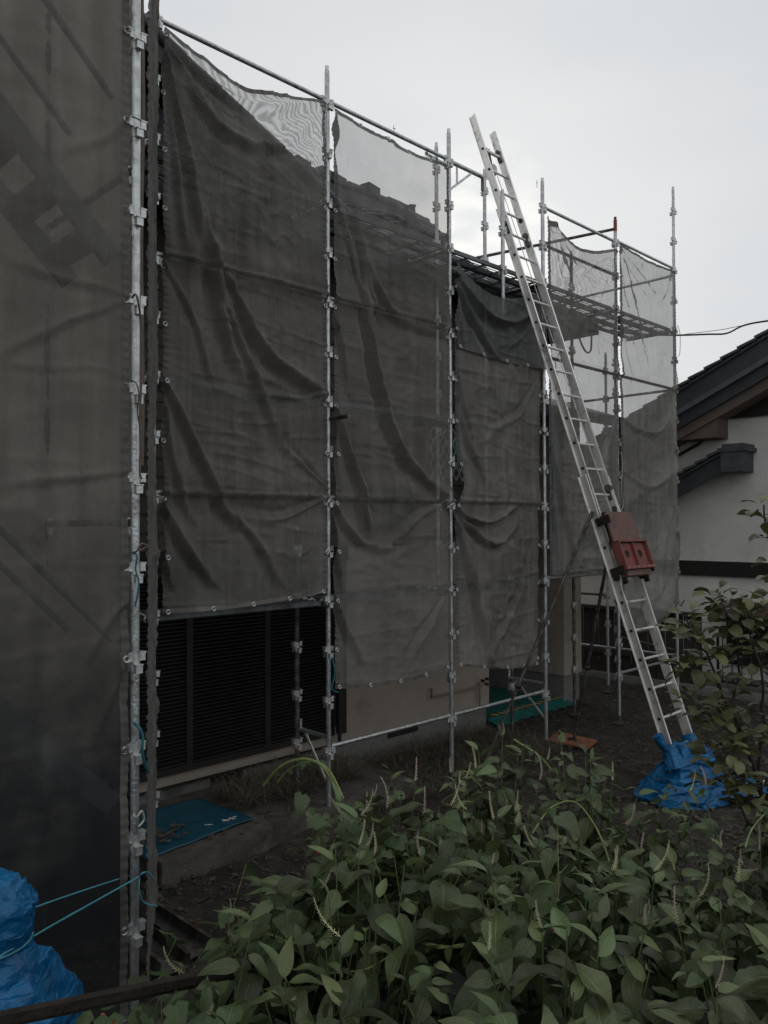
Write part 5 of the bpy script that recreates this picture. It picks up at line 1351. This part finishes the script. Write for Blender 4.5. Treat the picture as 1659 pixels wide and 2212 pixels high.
# ------------------------------------------------------------------ neighbouring house on the right
nb = thing('neighbour_house', 'white rendered house with dark tiled roofs at the right edge', 'house', W(11.3, 1.0)); no = nb.location
DX = 11.0

k = MB(); slab(k, DX + .03, DX + .3, -8, 7, -.3, .18, no); k.build('foundation', 'foundation', nb)
k = MB(); slab(k, DX - .05, DX, -8, 7, ze(-.92), ze(-.655), no); k.build('belt_board', 'frame_dark', nb)
def roof_wedge(a_out, a_in, line, t_b, name, tiles, endcap=None):
    """line: [(n, z)...] top edge going up towards +n"""
    (n0, z0), (n1, z1) = line
    mb = MB()
    q = [W(a_out, n0, ze(z0)) - no, W(a_in, n0, ze(z0)) - no, W(a_in, n1, ze(z1)) - no, W(a_out, n1, ze(z1)) - no]
    thick(mb, q, .05)
    rf_ = mb.build(name, 'roof_tile', nb)
    mb = MB(); q2 = [p - UP * .05 for p in q]
    bb = [W(a_out + .04, n0, ze(z0) - .05) - no, W(a_out + .09, n0, ze(z0) - .05) - no, W(a_out + .09, n1, ze(z1) - .05) - no, W(a_out + .04, n1, ze(z1) - .05) - no]
    thick(mb, bb, t_b); mb.build('bargeboard', 'bargeboard', rf_)
    sf = [W(a_out + .09, n0, ze(z0) - .05 - t_b * .55) - no, W(a_in, n0, ze(z0) - .05 - t_b * .55) - no, W(a_in, n1, ze(z1) - .05 - t_b * .55) - no, W(a_out + .09, n1, ze(z1) - .05 - t_b * .55) - no]
    mb = MB(); thick(mb, sf, .02); mb.build('soffit', 'soffit', rf_)
    d = Vector((0, 0, 0)); L_ = math.hypot(n1 - n0, z1 - z0); dn, dz = (n1 - n0) / L_, (z1 - z0) / L_
    t0 = None
    for i in range(tiles):
        f = (i + .5) / tiles
        p = W(a_out + .06, n0 + (n1 - n0) * f, ze(z0 + (z1 - z0) * f)) - no
        if t0 is None:
            st = L_ / tiles; mb = MB()
            e1 = DN * dn + UP * dz; e2 = (UP * dn - DN * dz)
            vs_ = [DA * uu + e1 * ee + e2 * vv for (ee, v0, v1) in ((-st * .55, .03, .075), (st * .5, .0, .04)) for vv in (v0, v1) for uu in (-.10, .16)]
            mb.add(vs_, [(0, 1, 3, 2), (4, 6, 7, 5), (0, 4, 5, 1), (2, 3, 7, 6), (0, 2, 6, 4), (1, 5, 7, 3)])
            t0 = mb.build('rake_tile', 'roof_tile', rf_, p)
        else: copy_part(t0, rf_, p)
    return rf_
A_OUT = 10.35
p1 = onA(1468, 838, A_OUT); p2 = onA(1655, 722, A_OUT); (_, nA), (_, nBb) = an(p1), an(p2)
sl_ = (p2.z - p1.z) / (nBb - nA)
nL, nR = -3.1, 4.2
up_line = [(nL, p1.z - EYE + (nL - nA) * sl_), (nR, p1.z - EYE + (nR - nA) * sl_)]
rf1 = roof_wedge(A_OUT, DX + .1, up_line, .30, 'roof', 26)
# stacked boards under the verge, boarded gable, and the wall below
zz = lambda n_, d: ze(up_line[0][1] + (n_ - nL) * sl_ - d)
def verge(a0_, a1_, d, h_, nm, m):
    mb = MB(); q = [W(a0_, nL, zz(nL, d)) - no, W(a1_, nL, zz(nL, d)) - no, W(a1_, nR, zz(nR, d)) - no, W(a0_, nR, zz(nR, d)) - no]
    thick(mb, q, h_); mb.build(nm, m, rf1)
verge(A_OUT + .03, A_OUT + .10, .352, .09, 'verge_strip', 'verge')
verge(A_OUT + .10, A_OUT + .16, .40, .26, 'inner_fascia', 'bargeboard')
verge(A_OUT + .16, A_OUT + .6, .62, .22, 'soffit_board', 'soffit')
_, n_st = an(onA(1573, 960, DX))
def infill(a0_, a1_, n0_, n1_, zb, d, nm, m, par):
    """upright board field with a level bottom, cut along the roof slope at the top"""
    mb = MB(); vs_ = [W(aa, nn, hh) - no for aa in (a0_, a1_) for (nn, hh) in ((n0_, zb), (n1_, zb), (n1_, max(zb + .01, zz(n1_, d))), (n0_, max(zb + .01, zz(n0_, d))))]
    mb.add(vs_, [(0, 1, 2, 3), (7, 6, 5, 4), (0, 4, 5, 1), (1, 5, 6, 2), (2, 6, 7, 3), (3, 7, 4, 0)]); return mb.build(nm, m, par)
zs1 = onA(1520, 948, A_OUT + .3).z; zs2 = onA(1600, 903, DX).z
infill(DX - .06, DX, n_st, nR, zs2, .3, 'gable_board', 'frame_dark', rf1)
infill(A_OUT + .2, DX, -1.2, n_st, zs1, .3, 'eave_box', 'soffit', rf1)
infill(DX, DX + .3, -6, n_st, .18, .3, 'wall', 'white_wall', nb)
infill(DX, DX + .3, n_st, 7, .18, .3, 'wall', 'white_wall', nb)
A2 = 10.55
p1 = onA(1464, 1030, A2); p2 = onA(1556, 977, A2); (_, nA), (_, nBb) = an(p1), an(p2); sl2 = (p2.z - p1.z) / (nBb - nA)
ne = nBb + .02
rf2 = roof_wedge(A2, DX, [(nA - 2.2, p1.z - EYE - 2.2 * sl2), (ne, p1.z - EYE + (ne - nA) * sl2)], .30, 'canopy_roof', 14)
zc = p2.z
mb = MB(); slab(mb, A2 - .04, DX, ne, ne + .36, zc - .34, zc + .0, no); slab(mb, A2 - .06, DX, ne - .05, ne + .42, zc + .0, zc + .07, no); slab(mb, A2 - .05, DX, ne + .02, ne + .38, zc + .07, zc + .13, no)
mb.build('ridge_cap', 'roof_tile', rf2)
mb = MB(); mb.tube([onA(1463, 985, DX - .08) - no, onA(1510, 958, DX - .08) - no, onA(1525, 944, DX - .08) - no, onA(1527, 930, DX - .08) - no], .028, 8); mb.build('downpipe', 'frame_dark', nb)
# shuttered window with small metal hood
pa = onA(1572, 1322, DX); pb = onA(1760, 1500, DX); (_, na), (_, nb2) = an(pa), an(pb)
mb = MB(); slab(mb, DX - .07, DX, na, nb2, .42, ze(pa.z - EYE), no); wn = mb.build('shutter', 'frame_dark', nb)
s0 = None; zt = pa.z - .06; hcount = 40
for i in range(hcount):
    h = .46 + i * (zt - .46) / hcount
    if s0 is None:
        mb = MB(); vs_ = [W(DX - .075, nn_, 0) - no + o2 for nn_ in (na + .03, nb2 - .03) for o2 in (UP * .028, DA * -.03, DA * -.03 - UP * .006, UP * .02)]
        mb.add(vs_, [(0, 1, 5, 4), (1, 2, 6, 5), (2, 3, 7, 6), (3, 0, 4, 7), (0, 3, 2, 1), (4, 5, 6, 7)]); s0 = mb.build('slat', 'shutter', wn, (0, 0, h))
    else: copy_part(s0, wn, (0, 0, h))
mb = MB()
q = [W(DX - .32, na - .14, pa.z - .0) - no, W(DX - .32, nb2, pa.z - .0) - no, W(DX, nb2, pa.z + .2) - no, W(DX, na - .10, pa.z + .2) - no]; thick(mb, q, .03); mb.build('hood', 'copper_brown', nb)

# fences
def fence_panel(p, q, h0, h1, nbar, m, name, label, cat, r=.009, rail_r=.018):
    p = Vector(p); q = Vector(q); mid = (p + q) / 2; mid.z = 0
    t = thing(name, label, cat, mid)
    for hh in (h0, h1):
        k = MB(); k.bar(Vector((p.x, p.y, hh)) - mid, Vector((q.x, q.y, hh)) - mid, .03, .035); k.build('rail', m, t)
    s_ = None
    for i in range(nbar):
        f = (i + .5) / nbar; c = p.lerp(q, f) - mid; c.z = 0
        if s_ is None:
            k = MB(); k.tube([(0, 0, h0), (0, 0, h1)], r, 6); s_ = k.build('baluster', m, t, c)
        else: copy_part(s_, t, c)
    for f in (0, .5, 1):
        c = p.lerp(q, f) - mid; k = MB(); k.bar((c.x, c.y, 0), (c.x, c.y, h1 + .04), .035, .035, DA); k.build('post', m, t)
    return t
fa = W(10.3, .15); fb = W(10.3, 3.6)
fence_panel(fa, fb, .22, .98, 22, 'frame_dark', 'metal_fence', 'low dark metal fence with thin balusters before the white house', 'fence')
# low kerb under the fence
k = MB(); slab(k, 10.2, 10.4, -3, 5, -.1, .10, Vector((0, 0, 0))); o_ = k.build('kerb', 'foundation'); o_['kind'] = 'structure'
# dark wooden fence in the shade behind the scaffold
t = thing('wooden_fence', 'dark wooden board fence in the shade behind the ladder foot', 'fence', W(10.3, -2.2)); fo = t.location
s_ = None
for i in range(30):
    if s_ is None:
        k = MB(); k.box((0, 0, .66), (.025, .15, 1.22)); s_ = k.build('board', 'wood_fence', t, (W(10.3, -.2) - fo)); s_.rotation_euler = (0, 0, ANG)
    else:
        c = copy_part(s_, t, W(10.3 + .008 * (i % 2), -.2 - i * .165) - fo)
k = MB(); k.bar(W(10.26, -.1, 1.31) - fo, W(10.26, -5.2, 1.31) - fo, .14, .05); k.build('cap_rail', 'wood_fence', t)
k = MB(); k.bar(W(10.24, -.1, .5) - fo, W(10.24, -5.2, .5) - fo, .05, .08); k.build('rail', 'wood_fence', t)

# ------------------------------------------------------------------ leaves
def leaf_mesh(L_, Wd, droop, cup, seed, shape='lance', wave=.0, nx=10, m='leaf'):
    r_ = np.random.default_rng(seed); ny = 5
    P = np.zeros((nx + 1, ny, 3)); U = np.zeros((nx + 1, ny, 2))
    ph = r_.random() * 6; side = r_.uniform(-.12, .12)
    for i in range(nx + 1):
        t_ = i / nx
        if shape == 'lance': w = (math.sin(math.pi * t_ ** .66) ** .95) * (1 - .12 * t_)
        elif shape == 'heart': w = (1 - t_) ** .65 * min(1, (t_ + .10) * 6) ** .5 * 1.05
        else: w = math.sin(math.pi * (t_ ** 1.25) * .93) ** .6     # obovate
        if i == 0: w = .02 if shape != 'heart' else .35
        if i == nx: w = 0.0
        ang_ = -droop * t_
        for j in range(ny):
            v = (j / (ny - 1) - .5) * 2
            x = L_ * (math.sin(droop * t_) / max(droop, 1e-3) if droop > 1e-3 else t_); z = -L_ * ((1 - math.cos(droop * t_)) / max(droop, 1e-3) if droop > 1e-3 else 0)
            if shape == 'heart' and i == 0: x -= abs(v) * .12 * L_
            y = v * w * Wd / 2 + side * L_ * t_ * t_
            z += cup * abs(v) * w * Wd / 2 + wave * Wd * math.sin(t_ * 9 + ph + (1.5 if v > 0 else 0)) * abs(v)
            P[i, j] = (x, y, z); U[i, j] = (t_, j / (ny - 1))
    # shift by a petiole
    P[..., 0] += L_ * .08
    me = grid_mesh('leaf', P, U, m)
    return me
LEAF = [leaf_mesh(1, .40 + .06 * (k % 3), .35 + .28 * (k % 4), .18 + .08 * (k % 3), k, 'lance', .04 + .05 * (k % 3)) for k in range(9)] + [leaf_mesh(1, .56, .5 + .3 * k, .25, 60 + k, 'lance', .08) for k in range(4)]
LEAF_Y = [leaf_mesh(1, .36, .25 + .2 * k, .35, 20 + k, 'lance', .04, m='leaf_young') for k in range(4)]
LEAF_H = [leaf_mesh(1, .95, .4 + .2 * k, .12, 30 + k, 'heart', .04, m='leaf_vine') for k in range(5)]
LEAF_T = [leaf_mesh(1, .50, .45 + .2 * k, .30, 40 + k, 'obov', .05, nx=8, m='leaf_tree') for k in range(6)]
def place_leaf(parent, po, base, direction, size, meshes, rnd, roll=None):
    d = direction.normalized(); up = UP - d * UP.dot(d)
    if up.length < .15: up = Vector((rnd.uniform(-1, 1), rnd.uniform(-1, 1), .3)); up = up - d * up.dot(d)
    up.normalize(); y = up.cross(d)
    rot = Matrix((d, y, up)).transposed().to_4x4() @ Matrix.Rotation(rnd.gauss(0, .35) if roll is None else roll, 4, 'X')
    o_ = bpy.data.objects.new('leaf', rnd.choice(meshes)); C.objects.link(o_); o_.parent = parent
    o_.matrix_local = Matrix.Translation(base - po) @ rot @ Matrix.Diagonal((size, size * rnd.uniform(.85, 1.15), size, 1))
    return o_
def raceme_mesh(seed, L_=.13):
    r_ = random.Random(seed); st = MB(); mb = MB(); pts = []
    bend = r_.uniform(.3, 1.1)
    for i in range(12):
        t_ = i / 11; pts.append(Vector((L_ * math.sin(bend * t_) / bend, 0, L_ * (1 - math.cos(bend * t_)) / bend)))
    mb.tube(pts, [.0022 * (1 - .5 * i / 11) for i in range(12)], 5)
    k0 = len(mb.f)
    for i in range(46):
        t_ = (i + 2) / 48; p = pts[int(t_ * 11)].lerp(pts[min(11, int(t_ * 11) + 1)], t_ * 11 % 1)
        th = i * 2.4; l = .0065 * (1 - .6 * t_) + .0025
        d = Vector((.35, math.cos(th), math.sin(th))).normalized(); q = p + d * l
        mb.tube([p, q], .0007, 3, False)
        rr = .0030 * (1 - .5 * t_)
        o8 = [q + Vector(v) * rr for v in ((1, 0, 0), (-1, 0, 0), (0, 1, 0), (0, -1, 0), (0, 0, 1), (0, 0, -1))]
        mb.add(o8, [(0, 2, 4), (2, 1, 4), (1, 3, 4), (3, 0, 4), (2, 0, 5), (1, 2, 5), (3, 1, 5), (0, 3, 5)], True)
    me = bpy.data.meshes.new('raceme'); me.from_pydata(mb.v, [], mb.f); me.polygons.foreach_set('use_smooth', mb.sm)
    me.materials.append(MATS['berry'] if seed % 2 else MATS['berry_stem']); me.update(); return me
RAC = [raceme_mesh(k, .12 + .03 * (k % 3)) for k in range(6)]

rnd = random.Random(11)
def ymax(X):
    xs = [-.9, -.63, -.38, -.24, .5, .85, 1.1, 1.5, 2.0, 3]; ys = [2.25, 3.0, 3.35, 3.7, 3.85, 3.9, 3.75, 3.7, 3.8, 3.8]
    return float(np.interp(X, xs, ys))
def htop(X, Y):
    b_ = 1.60 + .10 * math.sin(X * 2.3 + 1) + .07 * math.sin(Y * 3.1 + X)
    b_ += .07 * max(0, min(1, (X - 1.0) / .3))
    b_ -= .35 * max(0, min(1, (-.15 - X) / .6)) + .0
    b_ += .22 * math.exp(-((X - .88) / .2) ** 2) * (Y > 3.4) + .12 * math.exp(-((X - .5) / .12) ** 2) * (Y > 3.5)
    return b_
plants = [  # centre X, Y, label
 (-.62, 2.30, 'low pokeweed plant at the bottom left, nearest the rusty rail'),
 (-.42, 2.95, 'leafy pokeweed plant left of the others, beside the concrete step end'),
 (-.10, 2.30, 'pokeweed plant at the bottom edge, left of centre, with large drooping leaves'),
 (.02, 3.35, 'pokeweed plant whose tip rises before the inner pole on the step'),
 (.30, 2.75, 'pokeweed plant in the middle of the thicket with long hanging leaves'),
 (.45, 2.15, 'pokeweed plant at the bottom edge in the centre'),
 (.48, 3.55, 'pokeweed plant at the far edge below the fourth scaffold pole'),
 (.88, 3.50, 'tallest pokeweed plant, its tip rising left of the plywood pad'),
 (.86, 2.80, 'pokeweed plant with pale flower spikes below the tallest one'),
 (1.02, 2.15, 'pokeweed plant at the bottom edge, right of centre'),
 (1.36, 3.00, 'pokeweed plant just below the blue tarpaulin bag'),
 (1.50, 2.35, 'pokeweed plant at the bottom right with broad leaves'),
 (1.86, 2.95, 'pokeweed plant below the wooden offcut at the right'),
 (2.10, 2.40, 'pokeweed plant in the bottom right corner'),
 (2.30, 3.35, 'pokeweed plant at the right edge below the tree branches'),
]
shoots = {i: [] for i in range(len(plants))}
gx_ = -.95
while gx_ < 2.6:
    gy_ = 1.75
    while gy_ < 4.0:
        X = gx_ + rnd.uniform(-.07, .07); Y = gy_ + rnd.uniform(-.07, .07)
        if Y < ymax(X) and X > -.9:
            i = min(range(len(plants)), key=lambda k: (plants[k][0] - X) ** 2 + (plants[k][1] - Y) ** 2)
            shoots[i].append((X, Y))
        gy_ += .15
    gx_ += .15
n_leaf = 0
for i, (px_, py_, lab) in enumerate(plants):
    root = thing('pokeweed_plant', lab, 'plant', (px_, py_, 0)); po = root.location
    st = MB(); st.tube([(0, 0, 0), (.02, .01, .5), (0, 0, 1.0)], [.02, .017, .013], 7)
    sh_ = shoots[i]
    for (X, Y) in sh_:
        tall = rnd.random() ** 3 * .13
        tip = Vector((X, Y, htop(X, Y) + tall + rnd.gauss(0, .04)))
        b0 = Vector((px_ + rnd.uniform(-.03, .03), py_ + rnd.uniform(-.03, .03), rnd.uniform(.6, .95)))
        m_ = b0.lerp(tip, .5); m_.z -= .05
        pts = []
        for k in range(8):
            t_ = k / 7; pts.append((b0 * (1 - t_) ** 2 + m_ * 2 * t_ * (1 - t_) + tip * t_ ** 2))
        ax = (tip - pts[-3]).normalized()
        st.tube([p - po for p in pts], [.007 - .0052 * k / 7 for k in range(8)], 5)
        nl = rnd.randint(9, 12); az = rnd.uniform(0, 6.28); big = rnd.choice((rnd.uniform(.10, .15), rnd.uniform(.14, .20), rnd.uniform(.17, .24)))
        if Y > 3.2: big *= .85
        for j in range(nl):
            f = j / (nl - 1)                       # 0 bottom, 1 tip
            t_ = .50 + .50 * f ** .6; kk = min(6, int(t_ * 7)); p = pts[kk].lerp(pts[kk + 1], t_ * 7 - kk)
            az += 2.4 + rnd.uniform(-.3, .3)
            el = -.62 + 1.25 * f ** 2.5 + rnd.gauss(0, .26)
            d = Vector((math.cos(az) * math.cos(el), math.sin(az) * math.cos(el), math.sin(el)))
            size = big * (1.05 - .50 * f ** 2) * rnd.uniform(.8, 1.15)
            ms = LEAF_Y if f > .85 and rnd.random() < .7 else LEAF
            place_leaf(root, po, p, d, size, ms, rnd); n_leaf += 1
        if rnd.random() < (.42 if Y > 2.6 else .25):
            q = link('raceme', rnd.choice(RAC), root, pts[-1] - po + ax * .015)
            q.rotation_euler = (ax + Vector((rnd.gauss(0, .5), rnd.gauss(0, .5), rnd.gauss(.1, .3)))).to_track_quat('X', 'Z').to_euler(); q.scale = [rnd.uniform(.5, .8)] * 3
    st.build('stem', 'stem_green', root)
# filler leaves between the stems, their colour darkened for shade
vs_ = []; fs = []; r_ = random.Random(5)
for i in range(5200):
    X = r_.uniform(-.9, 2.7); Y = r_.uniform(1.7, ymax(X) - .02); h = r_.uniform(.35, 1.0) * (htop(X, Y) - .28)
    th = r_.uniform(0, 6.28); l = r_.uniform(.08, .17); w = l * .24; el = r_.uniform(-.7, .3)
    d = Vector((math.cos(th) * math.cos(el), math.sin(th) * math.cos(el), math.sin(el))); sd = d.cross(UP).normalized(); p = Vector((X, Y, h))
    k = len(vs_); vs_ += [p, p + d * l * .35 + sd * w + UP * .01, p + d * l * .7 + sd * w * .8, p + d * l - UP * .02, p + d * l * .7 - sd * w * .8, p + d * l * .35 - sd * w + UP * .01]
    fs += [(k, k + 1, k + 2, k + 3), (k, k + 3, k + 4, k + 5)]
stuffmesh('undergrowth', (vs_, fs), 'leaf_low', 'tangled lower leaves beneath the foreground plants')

# morning glory: heart-shaped leaves and red trumpets at the bottom left
def flower_mesh():
    mb = MB(); mb.tube([(0, 0, 0), (.016, 0, .002), (.024, 0, .003)], [.0018, .003, .009], 8, False)
    mb.tube([(.024, 0, .003), (.025, 0, .003)], [.009, .011], 5)
    me = bpy.data.meshes.new('flower'); me.from_pydata(mb.v, [], mb.f); me.materials.append(MATS['red_flower']); me.update(); return me
FLW = flower_mesh()
mg = [(-.93, 2.25, 1.10, 'morning glory tangle with red trumpets beside the foot of the nearest pole'), (-.72, 2.62, 1.18, 'morning glory with red flowers between the steel planks and the pokeweed'), (-.50, 2.05, 1.32, 'morning glory leaves over the rusty rail at the bottom left'), (-.15, 2.75, 1.58, 'morning glory twining over the left pokeweed plants'), (-.35, 3.25, 1.25, 'morning glory climbing at the left edge of the thicket near the step'),
 (.55, 2.55, 1.62, 'morning glory leaves matted over the pokeweed in the middle under the twisted vine'),
 (.15, 3.1, 1.58, 'morning glory leaves spread over the upper left of the thicket'), (1.9, 3.3, 1.5, 'morning glory leaves among the plants at the right edge')]
for (px_, py_, hh, lab) in mg:
    root = thing('morning_glory', lab, 'plant', (px_, py_, 0)); po = root.location; st = MB()
    for j in range(75):
        X = px_ + rnd.gauss(0, .19); Y = py_ + rnd.gauss(0, .19); h = hh + rnd.gauss(0, .10) - .3 * abs(X - px_)
        p = Vector((X, Y, h)); az = rnd.uniform(0, 6.28); el = rnd.gauss(-.25, .3)
        place_leaf(root, po, p, Vector((math.cos(az) * math.cos(el), math.sin(az) * math.cos(el), math.sin(el))), rnd.uniform(.055, .11), LEAF_H, rnd)
        if j % 4 == 0: st.tube([p - po, p - po - UP * .15 + Vector((rnd.uniform(-.08, .08), rnd.uniform(-.08, .08), 0)), Vector(((X - px_) * .3, (Y - py_) * .3, h - .6))], .0018, 4)
    for j in range(4 if px_ < -.4 else 1):
        f_ = link('flower', FLW, root, Vector((rnd.gauss(0, .17), rnd.gauss(0, .15), hh + rnd.uniform(.02, .10)))); f_.rotation_euler = (0, rnd.uniform(-1.2, -.2), rnd.uniform(0, 6.28)); f_.scale = [.65] * 3
    st.build('stem', 'stem_vine', root)
# flowers scattered in the thicket belong to a climbing vine
vines = [([(1110, 1597, 3.75), (1130, 1610, 3.75), (1150, 1622, 3.7), (1168, 1636, 3.7), (1190, 1660, 3.7)], .006, 'pale twining vine tip leaning left at the top of the thicket'),
 ([(570, 1697, 4.6), (590, 1672, 4.5), (612, 1653, 4.4), (640, 1642, 4.3), (668, 1641, 4.2), (697, 1655, 4.1), (720, 1690, 3.95), (738, 1722, 3.8)], .011, 'thick wilted vine arching over the cuttings by the shutters'),
 ([(600, 1690, 4.55), (625, 1662, 4.45), (660, 1648, 4.3), (690, 1648, 4.2), (715, 1670, 4.0), (742, 1725, 3.8)], .007, 'thinner wilted vine beside the thick arching one'),
 ([(520, 2040, 2.7), (545, 2020, 2.7), (575, 2018, 2.7), (610, 2030, 2.7), (660, 2070, 2.7), (690, 2090, 2.7)], .004, 'long pale vine arching low at the left of the thicket'),
 ([(900, 2032, 2.6), (940, 2042, 2.55), (985, 2046, 2.55), (1040, 2038, 2.6), (1095, 2020, 2.65)], .006, 'twisted pale vine lying across the middle of the thicket'),
 ([(905, 2036, 2.58), (950, 2048, 2.53), (1000, 2040, 2.53), (1050, 2044, 2.58), (1100, 2014, 2.62)], .004, 'second strand twisted round the pale vine in the middle'),
 ([(690, 2102, 2.4), (750, 2100, 2.4), (800, 2090, 2.4), (850, 2060, 2.45), (880, 2050, 2.5)], .003, 'thin runner below the twisted vine'),
 ([(1150, 1800, 3.3), (1190, 1745, 3.4), (1240, 1732, 3.4), (1280, 1775, 3.3), (1310, 1840, 3.1), (1320, 1890, 3.0)], .0045, 'vine hoop arching over the leaves right of centre'),
 ([(1145, 2005, 2.7), (1190, 2012, 2.65), (1240, 2035, 2.6), (1290, 2080, 2.55)], .005, 'pale vine slanting down at the lower right of centre'),
 ([(780, 1760, 3.5), (830, 1780, 3.4), (900, 1850, 3.2), (1000, 1860, 3.1), (1060, 1830, 3.1)], .003, 'fine runner crossing the upper leaves of the thicket'),
 ([(1659, 1750, 3.4), (1625, 1790, 3.3), (1610, 1830, 3.2)], .004, 'curling pale tendril at the right edge'),
 ([(1000, 1690, 3.8), (985, 1672, 3.8), (1010, 1668, 3.8), (1040, 1700, 3.7)], .0035, 'small curled tendril at the far edge before the fourth pole')]
for pts, r_0, lab in vines:
    P3 = [D_(*p) for p in pts]
    v_ = cord(P3, r_0 * .8, 'stem_vine', lab, 'vine', 'vine')
    for j in range(0 if r_0 < .004 else 5):
        q = P3[rnd.randrange(len(P3))] - v_.location; az = rnd.uniform(0, 6.28)
        place_leaf(v_, Vector((0, 0, 0)), q, Vector((math.cos(az), math.sin(az), rnd.uniform(-.5, .3))), rnd.uniform(.035, .06), LEAF_H, rnd)
for (x, y, Y, lab) in ((1160, 1700, 3.6, 'a'), ):
    pass
rf_root = thing('morning_glory', 'scattered red trumpet flowers of a vine threading through the middle of the thicket', 'plant', (.4, 3.0, 0))
mbs = MB(); mbs.tube([(0, 0, .2), (.1, 0, .8), (.1, 0, 1.3)], .003, 5); mbs.build('stem', 'stem_vine', rf_root)
for (x, y, Y) in ((985, 1745, 3.55), (890, 1905, 2.9), (905, 1880, 2.9), (1085, 1985, 2.7), (1545, 1815, 3.2)):
    f_ = link('flower', FLW, rf_root, D_(x, y, Y) - rf_root.location); f_.rotation_euler = (0, rnd.uniform(-1.2, -.2), rnd.uniform(0, 6.28)); f_.scale = [.65] * 3

# ------------------------------------------------------------------ tree at the right edge
tr_ = thing('small_tree', 'small broad-leaved tree with glossy yellowish leaves at the right edge', 'tree', (2.35, 4.75, 0)); to_ = tr_.location
YT = 4.7
limbs = [
 ([(1668, 2000, YT), (1655, 1850, YT), (1640, 1690, YT), (1610, 1600, YT), (1580, 1540, YT)], .022),
 ([(1600, 1580, YT), (1560, 1500, YT - .1), (1530, 1420, YT - .1), (1500, 1380, YT - .15), (1480, 1330, YT - .2)], .010),
 ([(1570, 1530, YT), (1600, 1460, YT + .1), (1590, 1380, YT), (1570, 1330, YT), (1555, 1290, YT)], .009),
 ([(1640, 1700, YT), (1650, 1560, YT), (1640, 1440, YT - .1), (1620, 1360, YT - .1), (1600, 1300, YT - .1)], .011),
 ([(1660, 1800, YT), (1690, 1500, YT - .1), (1690, 1300, YT - .2), (1665, 1180, YT - .2), (1650, 1090, YT - .2)], .014),
 ([(1610, 1600, YT), (1560, 1570, YT - .2), (1520, 1540, YT - .2), (1490, 1520, YT - .2)], .008),
 ([(1640, 1700, YT), (1600, 1680, YT - .2), (1570, 1640, YT - .3), (1550, 1610, YT - .3)], .008),
 ([(1655, 1850, YT), (1610, 1760, YT - .2), (1580, 1700, YT - .2), (1545, 1680, YT - .2)], .008),
 ([(1655, 1700, YT + .1), (1700, 1560, YT + .2), (1740, 1450, YT + .2), (1720, 1350, YT)], .012),
 ([(1530, 1420, YT - .1), (1490, 1440, YT - .1), (1460, 1450, YT - .1)], .006),
 ([(1640, 1440, YT), (1660, 1360, YT), (1680, 1290, YT)], .008)]
st = MB()
st.tube([(0.05, 0, 0), (.02, 0, .3), D_(1668, 2000, YT) - to_], [.035, .03, .024], 8)
for pts, r_0 in limbs:
    P3 = [D_(*p) for p in pts]
    # densify
    Q = []
    for a_, b_ in zip(P3[:-1], P3[1:]):
        for k in range(4): Q.append(a_.lerp(b_, k / 4) + Vector((rnd.gauss(0, .004), rnd.gauss(0, .01), rnd.gauss(0, .004))))
    Q.append(P3[-1]); n_ = len(Q)
    st.tube([q - to_ for q in Q], [r_0 * (1 - .7 * k / (n_ - 1)) for k in range(n_)], 6)
    az = rnd.uniform(0, 6.28)
    top = pts[0][2] > 4
    for k in range(n_):
        if k / n_ < .25 and r_0 > .009: continue
        for rep in range(4 if k > n_ * .5 else 2):
            if pts[-1][1] < 1100 and k < n_ * .55: continue
            az += 2.4; base = Q[k] + Vector((rnd.gauss(0, .015), rnd.gauss(0, .02), rnd.gauss(0, .015)))
            # short twig
            el = rnd.gauss(.25, .35); d = Vector((math.cos(az) * math.cos(el), math.sin(az) * math.cos(el), math.sin(el)))
            tw = base + d * rnd.uniform(.01, .09)
            if (tw - base).length > .03: st.tube([base - to_, tw - to_], .0022, 4)
            place_leaf(tr_, to_, tw, (d + UP * .15), rnd.uniform(.085, .135), LEAF_T, rnd)
st.build('trunk', 'bark', tr_)
